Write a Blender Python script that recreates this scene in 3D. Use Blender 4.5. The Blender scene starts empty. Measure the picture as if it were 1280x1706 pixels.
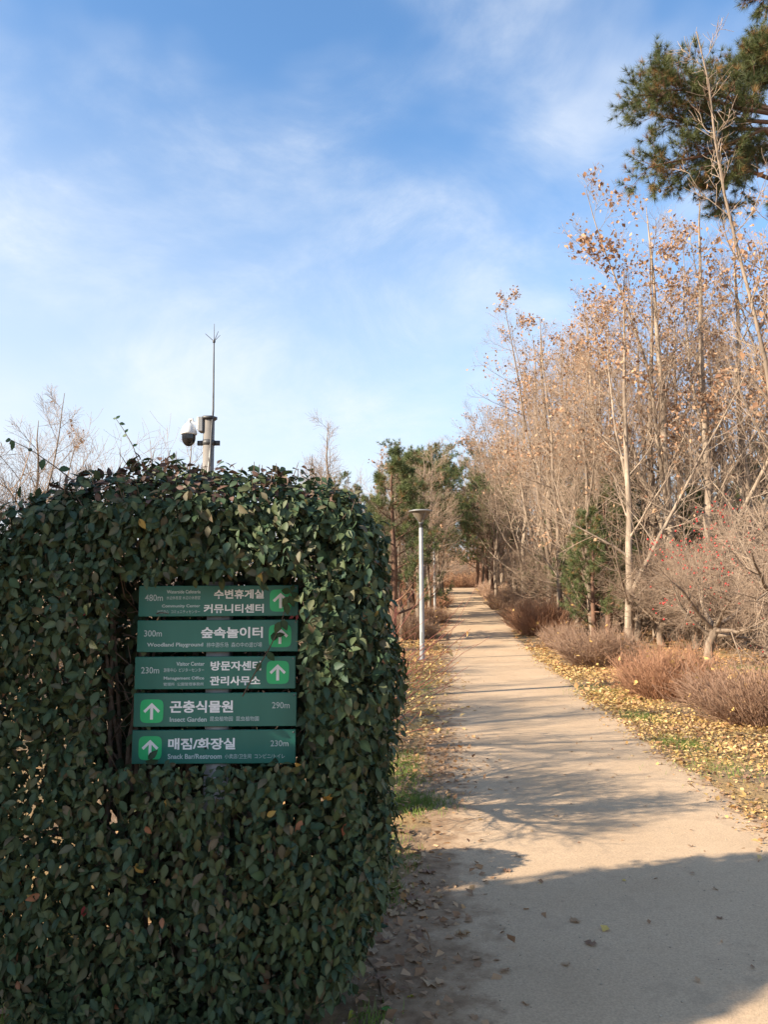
import bpy, math, random
import numpy as np
from mathutils import Vector, Matrix

rng = np.random.default_rng(11)
random.seed(11)
SC = bpy.context.scene
COL = SC.collection
R = math.radians

# ------------------------------------------------------------------ camera
F, PW, PH = 1281.0, 1280.0, 1706.0
EYE = Vector((0.0, 0.0, 1.6))
PITCH, ROLL = 6.4, -0.3
CM = Matrix.Rotation(R(90 + PITCH), 3, 'X') @ Matrix.Rotation(R(ROLL), 3, 'Z')
cd = bpy.data.cameras.new('camera')
cam = bpy.data.objects.new('camera', cd)
COL.objects.link(cam)
cam.location = EYE
cam.rotation_euler = CM.to_euler()
cd.sensor_fit = 'VERTICAL'
cd.angle = 2 * math.atan(PH / 2 / F)
cd.clip_end = 3000
SC.camera = cam

# ------------------------------------------------------------------ light
SUN_EL, SUN_AZ = 27.0, 247.0            # azimuth clockwise from +Y
sdir = Vector((math.sin(R(SUN_AZ)) * math.cos(R(SUN_EL)), math.cos(R(SUN_AZ)) * math.cos(R(SUN_EL)), math.sin(R(SUN_EL))))
sl = bpy.data.lights.new('sun', 'SUN')
sl.energy = 3.7
sl.angle = R(0.53)
sl.color = (1.0, 0.87, 0.69)
sun = bpy.data.objects.new('sun', sl)
COL.objects.link(sun)
sun.rotation_euler = sdir.to_track_quat('Z', 'Y').to_euler()

w = bpy.data.worlds.new('World')
SC.world = w
w.use_nodes = True
nt = w.node_tree
nt.nodes.clear()
N = nt.nodes.new
L = nt.links.new
out = N('ShaderNodeOutputWorld')
bg = N('ShaderNodeBackground')
bg.inputs['Strength'].default_value = 0.15
sky = N('ShaderNodeTexSky')
sky.sky_type = 'NISHITA'
sky.sun_disc = False
sky.sun_elevation = R(SUN_EL)
sky.sun_rotation = R(SUN_AZ)
sky.air_density = 1.0
sky.dust_density = 0.6
sky.ozone_density = 2.0
# thin high cloud over the whole dome and a pale haze that thickens towards the horizon all round
tc = N('ShaderNodeTexCoord')
sep = N('ShaderNodeSeparateXYZ')
L(tc.outputs['Generated'], sep.inputs[0])
mp = N('ShaderNodeMapping')
mp.inputs['Rotation'].default_value = (0.3, R(35), R(10))
mp.inputs['Scale'].default_value = (1.0, 1.0, 1.7)
mp.inputs['Location'].default_value = (4.4, 3.3, 7)
L(tc.outputs['Generated'], mp.inputs[0])
def wnoise(scale, det, ro, dist):
    k = N('ShaderNodeTexNoise'); k.inputs['Scale'].default_value = scale; k.inputs['Detail'].default_value = det
    k.inputs['Roughness'].default_value = ro; k.inputs['Distortion'].default_value = dist
    L(mp.outputs[0], k.inputs['Vector']); return k.outputs['Fac']
def wramp(f, p0, p1, v1=1.0):
    r = N('ShaderNodeMapRange'); r.interpolation_type = 'SMOOTHSTEP'
    r.inputs['From Min'].default_value = p0; r.inputs['From Max'].default_value = p1; r.inputs['To Max'].default_value = v1
    L(f, r.inputs['Value']); return r.outputs[0]
def wmath(op, a, b):
    m_ = N('ShaderNodeMath'); m_.operation = op
    for i_, x in enumerate((a, b)):
        if isinstance(x, (int, float)): m_.inputs[i_].default_value = x
        else: L(x, m_.inputs[i_])
    return m_.outputs[0]
broad = wramp(wnoise(1.9, 4, .55, .2), .41, .70)
wisp = wramp(wnoise(4.2, 10, .66, .45), .30, .76)
cfac = wmath('MULTIPLY', wmath('MULTIPLY', broad, wmath('ADD', wmath('MULTIPLY', wisp, .8), .2)), .78)
vz = N('ShaderNodeMapRange'); vz.interpolation_type = 'SMOOTHSTEP'
vz.inputs['From Min'].default_value = -0.12; vz.inputs['From Max'].default_value = 0.57
vz.inputs['To Min'].default_value = 1.0; vz.inputs['To Max'].default_value = 0.0
# the haze glows a little more towards the sun's side, as real haze does
sdn = N('ShaderNodeVectorMath'); sdn.operation = 'DOT_PRODUCT'; sdn.inputs[1].default_value = (sdir.x, sdir.y, 0)
L(tc.outputs['Generated'], sdn.inputs[0])
zz = wmath('SUBTRACT', sep.outputs['Z'], wmath('MULTIPLY', wmath('ADD', sdn.outputs['Value'], .4), .24))
L(zz, vz.inputs['Value'])
skt = N('ShaderNodeMixRGB'); skt.blend_type = 'MULTIPLY'; skt.inputs[0].default_value = 1.0
skt.inputs[2].default_value = (0.39, 0.51, 0.575, 1)
L(sky.outputs[0], skt.inputs[1])
hz = N('ShaderNodeMixRGB'); hz.inputs[2].default_value = (1.72, 1.84, 2.00, 1)
L(vz.outputs[0], hz.inputs[0]); L(skt.outputs[0], hz.inputs[1])
mixc = N('ShaderNodeMixRGB'); mixc.inputs[2].default_value = (1.95, 2.05, 2.18, 1)
L(cfac, mixc.inputs[0]); L(hz.outputs[0], mixc.inputs[1])
L(mixc.outputs[0], bg.inputs[0]); L(bg.outputs[0], out.inputs[0])

SC.view_settings.view_transform = 'Standard'
SC.view_settings.look = 'None'
SC.view_settings.gamma = 1.0
SC.view_settings.exposure = 1.80
SC.view_settings.use_curve_mapping = False
SC.cycles.max_bounces = 6
SC.cycles.transparent_max_bounces = 6

# ------------------------------------------------------------------ helpers
YS = np.concatenate([np.arange(-30, 0, 1.0), np.arange(0, 24, .25), np.arange(24, 76, .5), np.arange(76, 130, 3.0), np.array([130, 160, 220, 320, 500, 900.])])
HK = [(-30, 0), (22, 0), (26, .08), (32, .5), (40, 1.1), (50, 1.78), (57, 2.2), (61, 2.37), (64, 2.42), (68, 2.38), (80, 1.9), (95, 1.6), (130, 1.6), (900, 1.6)]
_hy = np.interp(YS, [a for a, b in HK], [b for a, b in HK])
for _ in range(3):
    _hy[1:-1] = np.where((YS[1:-1] > 15) & (YS[1:-1] < 100), (_hy[:-2] + 2 * _hy[1:-1] + _hy[2:]) / 4, _hy[1:-1])
def h(y): return np.interp(y, YS, _hy)
def xl(y): return .67 + .08 * (y - 10)
def xr(y): return xl(y) + 2.3 + .0135 * np.maximum(y, 0)

def at(px, py, Y):
    d = CM @ Vector(((px - PW / 2) / F, -(py - PH / 2) / F, -1))
    return EYE + d * (Y / d.y)
def gx(px, Y):
    return at(px, 1000, Y).x
def base(px, Y):
    return (gx(px, Y), Y, float(h(Y)))

def obj(name, me, mat=None, parent=None):
    o = bpy.data.objects.new(name, me)
    COL.objects.link(o)
    if mat is not None and me is not None and len(me.materials) == 0:
        me.materials.append(mat)
    if parent is not None:
        o.parent = parent
    return o
def tag(o, label, cat, group=None):
    o['label'] = label
    o['category'] = cat
    if group: o['group'] = group
    return o
def thing(name, label, cat, loc=(0, 0, 0), rz=0, group=None):
    o = bpy.data.objects.new(name, None)
    COL.objects.link(o)
    o.empty_display_size = .2
    o.location = loc
    o.rotation_euler = (0, 0, rz)
    return tag(o, label, cat, group)
def copy_tree(o, parent=None):
    c = o.copy()
    COL.objects.link(c)
    c.parent = parent
    for ch in o.children:
        copy_tree(ch, c)
    return c

def mesh(name, V, Q=None, T=None, col=None, smooth=False):
    V = np.asarray(V, dtype=np.float32).reshape(-1, 3)
    me = bpy.data.meshes.new(name)
    me.vertices.add(len(V))
    me.vertices.foreach_set('co', V.ravel())
    q = np.asarray(Q if Q is not None else [], dtype=np.int32).reshape(-1, 4)
    t = np.asarray(T if T is not None else [], dtype=np.int32).reshape(-1, 3)
    li = np.concatenate([q.ravel(), t.ravel()])
    ls = np.concatenate([np.arange(len(q)) * 4, len(q) * 4 + np.arange(len(t)) * 3]).astype(np.int32)
    me.loops.add(len(li))
    me.loops.foreach_set('vertex_index', li)
    me.polygons.add(len(ls))
    me.polygons.foreach_set('loop_start', ls)
    me.update(calc_edges=True)
    if smooth:
        me.polygons.foreach_set('use_smooth', np.ones(len(ls), dtype=bool))
    if col is not None:
        c = np.ones((len(V), 4), dtype=np.float32)
        c[:, :3] = col
        a = me.color_attributes.new('Col', 'FLOAT_COLOR', 'POINT')
        a.data.foreach_set('color', c.ravel())
    return me

class Acc:
    def __init__(s): s.V, s.Q, s.T, s.C, s.n = [], [], [], [], 0
    def add(s, V, Q=None, T=None, col=None):
        V = np.asarray(V, dtype=float).reshape(-1, 3)
        s.V.append(V)
        if Q is not None and len(Q): s.Q.append(np.asarray(Q) + s.n)
        if T is not None and len(T): s.T.append(np.asarray(T) + s.n)
        if col is not None: s.C.append(np.broadcast_to(np.asarray(col, dtype=float), V.shape))
        s.n += len(V)
        return s
    def mesh(s, name, smooth=False):
        return mesh(name, np.concatenate(s.V), np.concatenate(s.Q) if s.Q else None, np.concatenate(s.T) if s.T else None,
                    np.concatenate(s.C) if s.C else None, smooth)

def nrm(a): return a / np.maximum(np.linalg.norm(a, axis=-1, keepdims=True), 1e-9)

def tubes(P, Rr, s=4):
    P = np.asarray(P, float); Rr = np.asarray(Rr, float)
    if P.ndim == 2: P = P[None]; Rr = Rr[None]
    n, k, _ = P.shape
    D = np.empty_like(P)
    D[:, 1:-1] = P[:, 2:] - P[:, :-2]; D[:, 0] = P[:, 1] - P[:, 0]; D[:, -1] = P[:, -1] - P[:, -2]
    D = nrm(D)
    m = np.abs(P[:, -1] - P[:, 0])
    ref = np.zeros((n, 3)); ref[np.arange(n), np.argmin(m, axis=1)] = 1
    U = nrm(np.cross(D, ref[:, None, :])); W_ = np.cross(D, U)
    a = np.arange(s) * 2 * np.pi / s
    V = P[:, :, None, :] + Rr[:, :, None, None] * (np.cos(a)[None, None, :, None] * U[:, :, None, :] + np.sin(a)[None, None, :, None] * W_[:, :, None, :])
    idx = np.arange(n * k * s).reshape(n, k, s)
    A = idx[:, :-1]; B = idx[:, 1:]
    Q = np.stack([A, np.roll(A, -1, 2), np.roll(B, -1, 2), B], -1).reshape(-1, 4)
    return V.reshape(-1, 3), Q

def grow(P, Rr, n, t0, t1, ang, lf, seg=4, up=0.0, wig=.08, rs=.55, rtip=.002, bias=None):
    N_, k, _ = P.shape
    t = (np.arange(n)[None, :] + rng.random((N_, n))) / n * (t1 - t0) + t0
    f = np.clip(t, 0, .9999) * (k - 1); i = f.astype(int); a = (f - i)[..., None]
    ar = np.arange(N_)[:, None]
    S = P[ar, i] * (1 - a) + P[ar, i + 1] * a
    Rp = Rr[ar, i] * (1 - a[..., 0]) + Rr[ar, i + 1] * a[..., 0]
    D = nrm(P[ar, i + 1] - P[ar, i])
    ref = np.where(np.abs(D[..., 2:3]) > .9, np.array([1., 0, 0]), np.array([0., 0, 1.]))
    U = nrm(np.cross(D, ref)); W_ = np.cross(D, U)
    ph = (np.arange(n)[None, :] * 2.4 + rng.random((N_, 1)) * 6.28 + rng.normal(0, .5, (N_, n)))[..., None]
    th = np.radians(rng.uniform(ang[0], ang[1], (N_, n)))[..., None]
    d = D * np.cos(th) + (U * np.cos(ph) + W_ * np.sin(ph)) * np.sin(th)
    if bias is not None: d = nrm(d + np.asarray(bias))
    plen = np.linalg.norm(np.diff(P, axis=1), axis=-1).sum(1)[:, None]
    Ln = lf(t, plen) * rng.uniform(.7, 1.25, (N_, n))
    pts = [S]; p = S
    for _ in range(seg):
        d = nrm(d + np.array([0, 0, up]) / seg + rng.normal(0, wig, d.shape))
        p = p + d * (Ln / seg)[..., None]
        pts.append(p)
    PP = np.stack(pts, 2).reshape(N_ * n, seg + 1, 3)
    r0 = np.maximum(Rp * rs, rtip * 1.15).reshape(-1, 1)
    fr = np.linspace(0, 1, seg + 1)[None, :] ** .8
    RR = r0 * (1 - fr) + rtip * fr
    return PP, RR

# leaf templates: x across, y along, z up
def leaf_tpl(w=.28, fold=.10, droop=.22):
    ts = [0, .22, .48, .76, 1.0]; ws = [.0, .70, 1.0, .66, 0]
    V = []; Q = []; T = []
    for t in ts[0:1]: V.append((0, 0, 0))
    for t, ww in zip(ts[1:4], ws[1:4]):
        z = -droop * t * t
        V += [(-ww * w, t - .03, z + fold * ww), (0, t, z), (ww * w, t - .03, z + fold * ww)]
    V.append((0, 1, -droop))
    T += [(0, 2, 1), (0, 3, 2)]
    for a in (1, 4):
        Q += [(a, a + 1, a + 4, a + 3), (a + 1, a + 2, a + 5, a + 4)]
    T += [(7, 8, 10), (8, 9, 10)]
    return np.array(V, float), np.array(Q), np.array(T)
def lobed_tpl():
    P = [(0, 0), (.20, .10), (.46, .02), (.40, .26), (.62, .42), (.36, .52), (.34, .78), (.15, .70), (0, 1.0), (-.15, .70), (-.34, .78), (-.36, .52), (-.62, .42), (-.40, .26), (-.46, .02), (-.20, .10)]
    V = [(0, .42, .03)]
    for i, (x, y) in enumerate(P): V.append((x, y, .10 * abs(x) + .05 * math.sin(i * 1.9) + .10 * (y - .4) ** 2))
    n = len(P)
    T = [(0, 1 + i, 1 + (i + 1) % n) for i in range(n)]
    return np.array(V, float), np.zeros((0, 4), int), np.array(T)
def simple_tpl():
    V = [(0, 0, 0), (-.36, .45, .10), (0, .5, 0), (.36, .45, .10), (0, 1, -.05)]
    return np.array(V, float), np.array([(0, 2, 4, 1), (0, 3, 4, 2)]), np.zeros((0, 3), int)
LEAF, LOBED, SIMPLE = leaf_tpl(), lobed_tpl(), simple_tpl()

def frames(nv, tip):
    nv = nrm(nv); tip = nrm(tip - (tip * nv).sum(-1, keepdims=True) * nv)
    return np.cross(tip, nv), tip, nv
def leaves(acc, tpl, S, nv, tip, size, col):
    X, Y, Z = frames(nv, tip)
    V0, Q0, T0 = tpl
    m = len(S); k = len(V0)
    size = np.broadcast_to(size, (m,))
    V = S[:, None, :] + size[:, None, None] * (V0[None, :, 0:1] * X[:, None] + V0[None, :, 1:2] * Y[:, None] + V0[None, :, 2:3] * Z[:, None])
    off = (np.arange(m) * k)[:, None, None]
    cc_ = np.repeat(col, k, 0)
    if k == 11: cc_ = cc_ * np.tile(np.array([1.3, .92, 1.2, .92, .92, 1.2, .92, .92, 1.15, .92, 1.0]), m)[:, None]   # pale midrib
    acc.add(V, (Q0[None] + off).reshape(-1, 4), (T0[None] + off).reshape(-1, 3), cc_)

def needles(acc, S, D, m, ln, wd, col, spread=.75):
    n = len(S)
    d = nrm(D[:, None, :] + rng.normal(0, spread, (n, m, 3)))
    l = ln * rng.uniform(.7, 1.15, (n, m, 1))
    sd = nrm(np.cross(d, rng.normal(0, 1, (n, m, 3)))) * wd
    b = S[:, None, :] + d * l * .04
    V = np.stack([b - sd, b + sd, b + d * l + np.array([0, 0, -.06]) * l], 2).reshape(-1, 3)
    acc.add(V, None, np.arange(n * m * 3).reshape(-1, 3), np.repeat(col, m * 3, 0))

def lathe(prof, s=24, cx=0, cy=0):
    V = []; Q = []
    for r, z in prof:
        for i in range(s):
            a = 2 * math.pi * i / s
            V.append((cx + r * math.cos(a), cy + r * math.sin(a), z))
    for j in range(len(prof) - 1):
        for i in range(s):
            i2 = (i + 1) % s
            Q.append((j * s + i, j * s + i2, (j + 1) * s + i2, (j + 1) * s + i))
    return np.array(V), np.array(Q)
def box(x0, x1, y0, y1, z0, z1):
    V = [(x, y, z) for z in (z0, z1) for y in (y0, y1) for x in (x0, x1)]
    Q = [(0, 2, 3, 1), (4, 5, 7, 6), (0, 1, 5, 4), (1, 3, 7, 5), (3, 2, 6, 7), (2, 0, 4, 6)]
    return np.array(V, float), np.array(Q)

# ------------------------------------------------------------------ materials
def pm(name, c1, c2=None, scale=8, rough=.8, attr=False, bump=0.0, bscale=40, transl=0.0, metal=0.0, spec=.3, stretch=None):
    m = bpy.data.materials.new(name); m.use_nodes = True
    t = m.node_tree; n = t.nodes; l = t.links
    b = n['Principled BSDF']
    b.inputs['Roughness'].default_value = rough; b.inputs['Metallic'].default_value = metal
    b.inputs['Specular IOR Level'].default_value = spec
    c = n.new('ShaderNodeTexCoord')
    vec = c.outputs['Object']
    if stretch:
        mpn = n.new('ShaderNodeMapping'); mpn.inputs['Scale'].default_value = stretch
        l.new(vec, mpn.inputs[0]); vec = mpn.outputs[0]
    ns = n.new('ShaderNodeTexNoise'); ns.inputs['Scale'].default_value = scale; ns.inputs['Detail'].default_value = 5
    l.new(vec, ns.inputs['Vector'])
    if attr:
        a = n.new('ShaderNodeAttribute'); a.attribute_name = 'Col'
        mr = n.new('ShaderNodeMapRange'); mr.inputs['To Min'].default_value = .65; mr.inputs['To Max'].default_value = 1.35
        l.new(ns.outputs['Fac'], mr.inputs['Value'])
        mx = n.new('ShaderNodeVectorMath'); mx.operation = 'SCALE'
        l.new(a.outputs['Color'], mx.inputs[0]); l.new(mr.outputs[0], mx.inputs['Scale'])
        src = mx.outputs[0]
    else:
        rp = n.new('ShaderNodeValToRGB')
        rp.color_ramp.elements[0].position = .32; rp.color_ramp.elements[1].position = .68
        rp.color_ramp.elements[0].color = (*c1, 1); rp.color_ramp.elements[1].color = (*(c2 or c1), 1)
        l.new(ns.outputs['Fac'], rp.inputs[0]); src = rp.outputs[0]
    l.new(src, b.inputs['Base Color'])
    if bump:
        nb = n.new('ShaderNodeTexNoise'); nb.inputs['Scale'].default_value = bscale; nb.inputs['Detail'].default_value = 6
        l.new(vec, nb.inputs['Vector'])
        bp = n.new('ShaderNodeBump'); bp.inputs['Strength'].default_value = bump; bp.inputs['Distance'].default_value = .02
        l.new(nb.outputs['Fac'], bp.inputs['Height']); l.new(bp.outputs[0], b.inputs['Normal'])
    if transl:
        tr = n.new('ShaderNodeBsdfTranslucent'); ms = n.new('ShaderNodeMixShader'); ms.inputs[0].default_value = transl
        l.new(src, tr.inputs['Color']); l.new(b.outputs[0], ms.inputs[1]); l.new(tr.outputs[0], ms.inputs[2])
        l.new(ms.outputs[0], n['Material Output'].inputs['Surface'])
    return m

M = dict(
    leaf=pm('hedge_leaf', (0, 0, 0), attr=True, scale=30, rough=.55, spec=.22, transl=.14),
    dryleaf=pm('dry_leaf', (0, 0, 0), attr=True, scale=20, rough=.75, transl=.22),
    needle=pm('pine_needle', (0, 0, 0), attr=True, scale=2, rough=.55, transl=.12),
    grass=pm('grass_blade', (0, 0, 0), attr=True, scale=4, rough=.7, transl=.2),
    stem=pm('hedge_stem', (.10, .075, .055), (.17, .13, .10), 30, .85, bump=.4, bscale=60),
    redtwig=pm('red_twig', (.20, .06, .045), (.28, .11, .07), 6, .6),
    shrubtwig=pm('shrub_twig', (.26, .13, .075), (.43, .24, .145), 4, .8),
    shrubbrown=pm('shrub_brown', (.23, .135, .09), (.38, .245, .165), 4, .8),
    shrubpale=pm('shrub_pale', (.25, .155, .105), (.42, .285, .20), 4, .8),
    palebark=pm('pale_bark', (.16, .12, .09), (.38, .30, .225), 4.5, .85, bump=.5, bscale=14, stretch=(1, 1, .35)),
    greybark=pm('grey_bark', (.16, .12, .09), (.28, .215, .16), 5, .9, bump=.8, bscale=18, stretch=(1, 1, .3)),
    twig=pm('tan_twig', (.27, .19, .135), (.43, .325, .24), 1.5, .8),
    greytwig=pm('grey_twig', (.20, .135, .095), (.34, .25, .18), 1.5, .8),
    pinebark=pm('pine_bark', (.10, .06, .045), (.20, .11, .07), 6, .95, bump=1, bscale=14, stretch=(1, 1, .35)),
    metal=pm('galvanised', (.22, .22, .22), (.30, .30, .295), 14, .5, metal=.3),
    polegrey=pm('pole_paint', (.27, .275, .28), (.36, .36, .36), 5, .5),
    tan=pm('pole_tan', (.17, .155, .14), (.23, .21, .19), 5, .6),
    white=pm('white_plastic', (.58, .58, .57), (.63, .63, .62), 6, .35),
    black=pm('smoked_dome', (.012, .013, .016), None, 6, .12, spec=.6),
    darkmetal=pm('dark_metal', (.06, .06, .065), (.1, .1, .1), 10, .5, metal=.3),
    amber=pm('lamp_diffuser', (.12, .095, .07), (.17, .135, .10), 9, .35),
    board=pm('sign_green', (.016, .135, .104), (.027, .168, .130), 7, .38, spec=.5, stretch=(1, 1, .35)),
    tile=pm('tile_green', (.015, .46, .16), (.02, .50, .18), 5, .35, spec=.5),
    ink=pm('sign_white', (.80, .82, .82), (.84, .85, .85), 20, .5),
    inkdim=pm('sign_grey', (.46, .55, .55), (.50, .60, .60), 20, .5),
    berry=pm('berry', (.40, .03, .03), (.5, .06, .05), 9, .4),
    stone=pm('stone', (.30, .27, .23), (.42, .39, .34), 9, .9, bump=.6),
    grit=pm('grit', (.26, .20, .14), (.46, .38, .28), 60, .9),
    fence=pm('pale_fence', (.62, .62, .60), (.70, .70, .68), 4, .6),
)

def ground_mat():
    m = bpy.data.materials.new('ground_soil'); m.use_nodes = True
    t = m.node_tree; n = t.nodes; l = t.links; b = n['Principled BSDF']
    b.inputs['Roughness'].default_value = .95; b.inputs['Specular IOR Level'].default_value = .1
    c = n.new('ShaderNodeTexCoord')
    def noise(sc, det=6, ro=.6):
        k = n.new('ShaderNodeTexNoise'); k.inputs['Scale'].default_value = sc; k.inputs['Detail'].default_value = det; k.inputs['Roughness'].default_value = ro
        l.new(c.outputs['Object'], k.inputs['Vector']); return k.outputs['Fac']
    def ramp(f, p0, c0, p1, c1):
        r = n.new('ShaderNodeValToRGB'); e = r.color_ramp.elements
        e[0].position = p0; e[0].color = (*c0, 1); e[1].position = p1; e[1].color = (*c1, 1); l.new(f, r.inputs[0]); return r.outputs[0]
    def mix(f, a, bb):
        x = n.new('ShaderNodeMixRGB'); l.new(f, x.inputs[0]); l.new(a, x.inputs[1]); l.new(bb, x.inputs[2]); return x.outputs[0]
    soil = ramp(noise(9), .3, (.13, .085, .055), .7, (.30, .215, .145))
    straw = ramp(noise(26), .3, (.26, .17, .08), .7, (.46, .31, .14))
    col = mix(ramp(noise(.8), .42, (0, 0, 0), .60, (1, 1, 1)), soil, straw)
    gr = ramp(noise(40), .3, (.05, .075, .02), .7, (.14, .16, .05))
    col = mix(ramp(noise(.55, 8, .7), .58, (0, 0, 0), .70, (.8, .8, .8)), col, gr)
    l.new(col, b.inputs['Base Color'])
    bp = n.new('ShaderNodeBump'); bp.inputs['Strength'].default_value = .8; bp.inputs['Distance'].default_value = .03
    l.new(noise(45, 8, .7), bp.inputs['Height']); l.new(bp.outputs[0], b.inputs['Normal'])
    return m
def path_mat():
    m = bpy.data.materials.new('path_sand'); m.use_nodes = True
    t = m.node_tree; n = t.nodes; l = t.links; b = n['Principled BSDF']
    b.inputs['Roughness'].default_value = .93; b.inputs['Specular IOR Level'].default_value = .15
    c = n.new('ShaderNodeTexCoord')
    def noise(sc, det=6, ro=.6):
        k = n.new('ShaderNodeTexNoise'); k.inputs['Scale'].default_value = sc; k.inputs['Detail'].default_value = det; k.inputs['Roughness'].default_value = ro
        l.new(c.outputs['Object'], k.inputs['Vector']); return k.outputs['Fac']
    def ramp(f, p0, c0, p1, c1):
        r = n.new('ShaderNodeValToRGB'); e = r.color_ramp.elements
        e[0].position = p0; e[0].color = (*c0, 1); e[1].position = p1; e[1].color = (*c1, 1); l.new(f, r.inputs[0]); return r.outputs[0]
    def mix(f, a, bb, mode='MIX'):
        x = n.new('ShaderNodeMixRGB'); x.blend_type = mode
        if isinstance(f, float): x.inputs[0].default_value = f
        else: l.new(f, x.inputs[0])
        l.new(a, x.inputs[1]); l.new(bb, x.inputs[2]); return x.outputs[0]
    a = ramp(noise(1.1, 7, .6), .30, (.45, .322, .206), .70, (.565, .415, .275))
    fine = ramp(noise(85, 4, .8), .30, (.70, .69, .68), .62, (1.05, 1.04, 1.03))
    col = mix(1.0, a, fine, 'MULTIPLY')
    stain = ramp(noise(2.2, 9, .74), .52, (0, 0, 0), .74, (.7, .7, .7))
    dark = ramp(noise(30), .3, (.22, .15, .095), .7, (.34, .245, .16))
    col = mix(stain, col, dark)
    # trodden soil creeping in from the left rim (edge distance stored on the mesh)
    at_ = n.new('ShaderNodeAttribute'); at_.attribute_name = 'Col'
    sp = n.new('ShaderNodeSeparateColor'); l.new(at_.outputs['Color'], sp.inputs[0])
    ad = n.new('ShaderNodeMath'); ad.operation = 'ADD'; l.new(sp.outputs[0], ad.inputs[0])
    sb = n.new('ShaderNodeMath'); sb.operation = 'MULTIPLY_ADD'; l.new(noise(3.2, 8, .7), sb.inputs[0]); sb.inputs[1].default_value = 1.5; sb.inputs[2].default_value = -.75
    l.new(sb.outputs[0], ad.inputs[1])
    em = ramp(ad.outputs[0], .42, (0, 0, 0), .66, (1, 1, 1))
    soil = ramp(noise(14), .3, (.19, .118, .070), .7, (.36, .245, .150))
    col = mix(em, col, soil)
    l.new(col, b.inputs['Base Color'])
    bp = n.new('ShaderNodeBump'); bp.inputs['Strength'].default_value = .55; bp.inputs['Distance'].default_value = .008
    l.new(noise(120, 5, .8), bp.inputs['Height'])
    bp2 = n.new('ShaderNodeBump'); bp2.inputs['Strength'].default_value = .14; bp2.inputs['Distance'].default_value = .03
    l.new(noise(9, 5, .6), bp2.inputs['Height']); l.new(bp.outputs[0], bp2.inputs['Normal'])
    l.new(bp2.outputs[0], b.inputs['Normal'])
    return m

# ------------------------------------------------------------------ ground and path
XS = np.concatenate([[-600, -300, -150, -80], np.arange(-50, -14, 6), np.arange(-14, 22, 1.0), np.arange(22, 60, 6), [80, 150, 300, 600]])
GX, GY = np.meshgrid(XS, YS)
GZ = np.repeat(_hy[:, None], len(XS), 1)
ny, nx = GX.shape
ii = np.arange(ny * nx).reshape(ny, nx)
Qg = np.stack([ii[:-1, :-1], ii[:-1, 1:], ii[1:, 1:], ii[1:, :-1]], -1).reshape(-1, 4)
g = obj('ground', mesh('ground', np.stack([GX, GY, GZ], -1), Qg), ground_mat()); g['kind'] = 'structure'

yp = YS[YS <= 66]
nl = np.convolve(rng.normal(0, .16, len(yp)), np.ones(4) / 4, 'same'); nr = np.convolve(rng.normal(0, .12, len(yp)), np.ones(4) / 4, 'same')
L_, R_ = xl(yp) + nl - .12, xr(yp) + nr
K = 14
fr = np.linspace(0, 1, K)[None, :]
PX = L_[:, None] * (1 - fr) + R_[:, None] * fr
PZ = np.repeat((h(yp) + .006)[:, None], K, 1)
PZ[:, 1:-1] += .008
edge = np.clip(1 - (PX - xl(yp)[:, None]) / .75, 0, 1) * .78 + np.clip(1 - (R_[:, None] - PX) / .45, 0, 1) * .62
ii = np.arange(len(yp) * K).reshape(len(yp), K)
Qp = np.stack([ii[:-1, :-1], ii[:-1, 1:], ii[1:, 1:], ii[1:, :-1]], -1).reshape(-1, 4)
po = obj('path', mesh('path', np.stack([PX, np.repeat(yp[:, None], K, 1), PZ], -1), Qp, None, np.repeat(edge.reshape(-1, 1), 3, 1), True), path_mat())
po['kind'] = 'structure'

# ------------------------------------------------------------------ clipped hedge with the sign
HC = np.array([-.785, 3.16]); HA, HB = .805, .415
def hedge_point(q):
    """q on the unit cube surface -> rounded hedge surface and outward normal"""
    n_ = 5.6
    r = (np.abs(q) ** n_).sum(1, keepdims=True) ** (1 / n_)
    p = q / r
    nv = nrm(np.sign(p) * np.abs(p) ** (n_ - 1) / np.array([HA, HB, 1.12]))
    z = 1.0 + p[:, 2] * 1.105 - (.20 * np.clip((-p[:, 0] - .45) / .55, 0, 1) ** 1.4 + .06 * np.clip((p[:, 0] - .6) / .4, 0, 1)) * np.clip(p[:, 2], 0, 1)
    s = 1 - .33 * np.clip((.74 - z) / .74, 0, 1) ** 1.5
    b = .022 * np.sin(p[:, 0] * 6 + p[:, 2] * 8) + .018 * np.sin(p[:, 1] * 11 - p[:, 2] * 6 + 1) + .016 * np.sin(p[:, 0] * 17 + p[:, 1] * 13 + p[:, 2] * 5) + .010 * np.sin(p[:, 0] * 29 - p[:, 2] * 23)
    X = HC[0] + p[:, 0] * HA * s + .03 * np.clip(z - 1, 0, 2) * 0
    Yy = HC[1] + p[:, 1] * HB * s
    return np.stack([X, Yy, z], 1) + nv * b[:, None], nv
def cube_face(n, face):
    u = rng.uniform(-1, 1, (n, 2)); q = np.empty((n, 3))
    ax, sg = face
    q[:, ax] = sg; q[:, [i for i in range(3) if i != ax]] = u
    return q
SY = 2.97
ra, rb = at(196, 957, SY - .12), at(508, 1266, SY - .12)
RX0, RX1, RZ0, RZ1 = ra.x, rb.x, rb.z, ra.z
hedge = thing('clipped_hedge', 'dense box-shaped clipped evergreen hedge with a signpost set into its face', 'hedge', (HC[0], HC[1], 0))
HO = np.array([HC[0], HC[1], 0])
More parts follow.
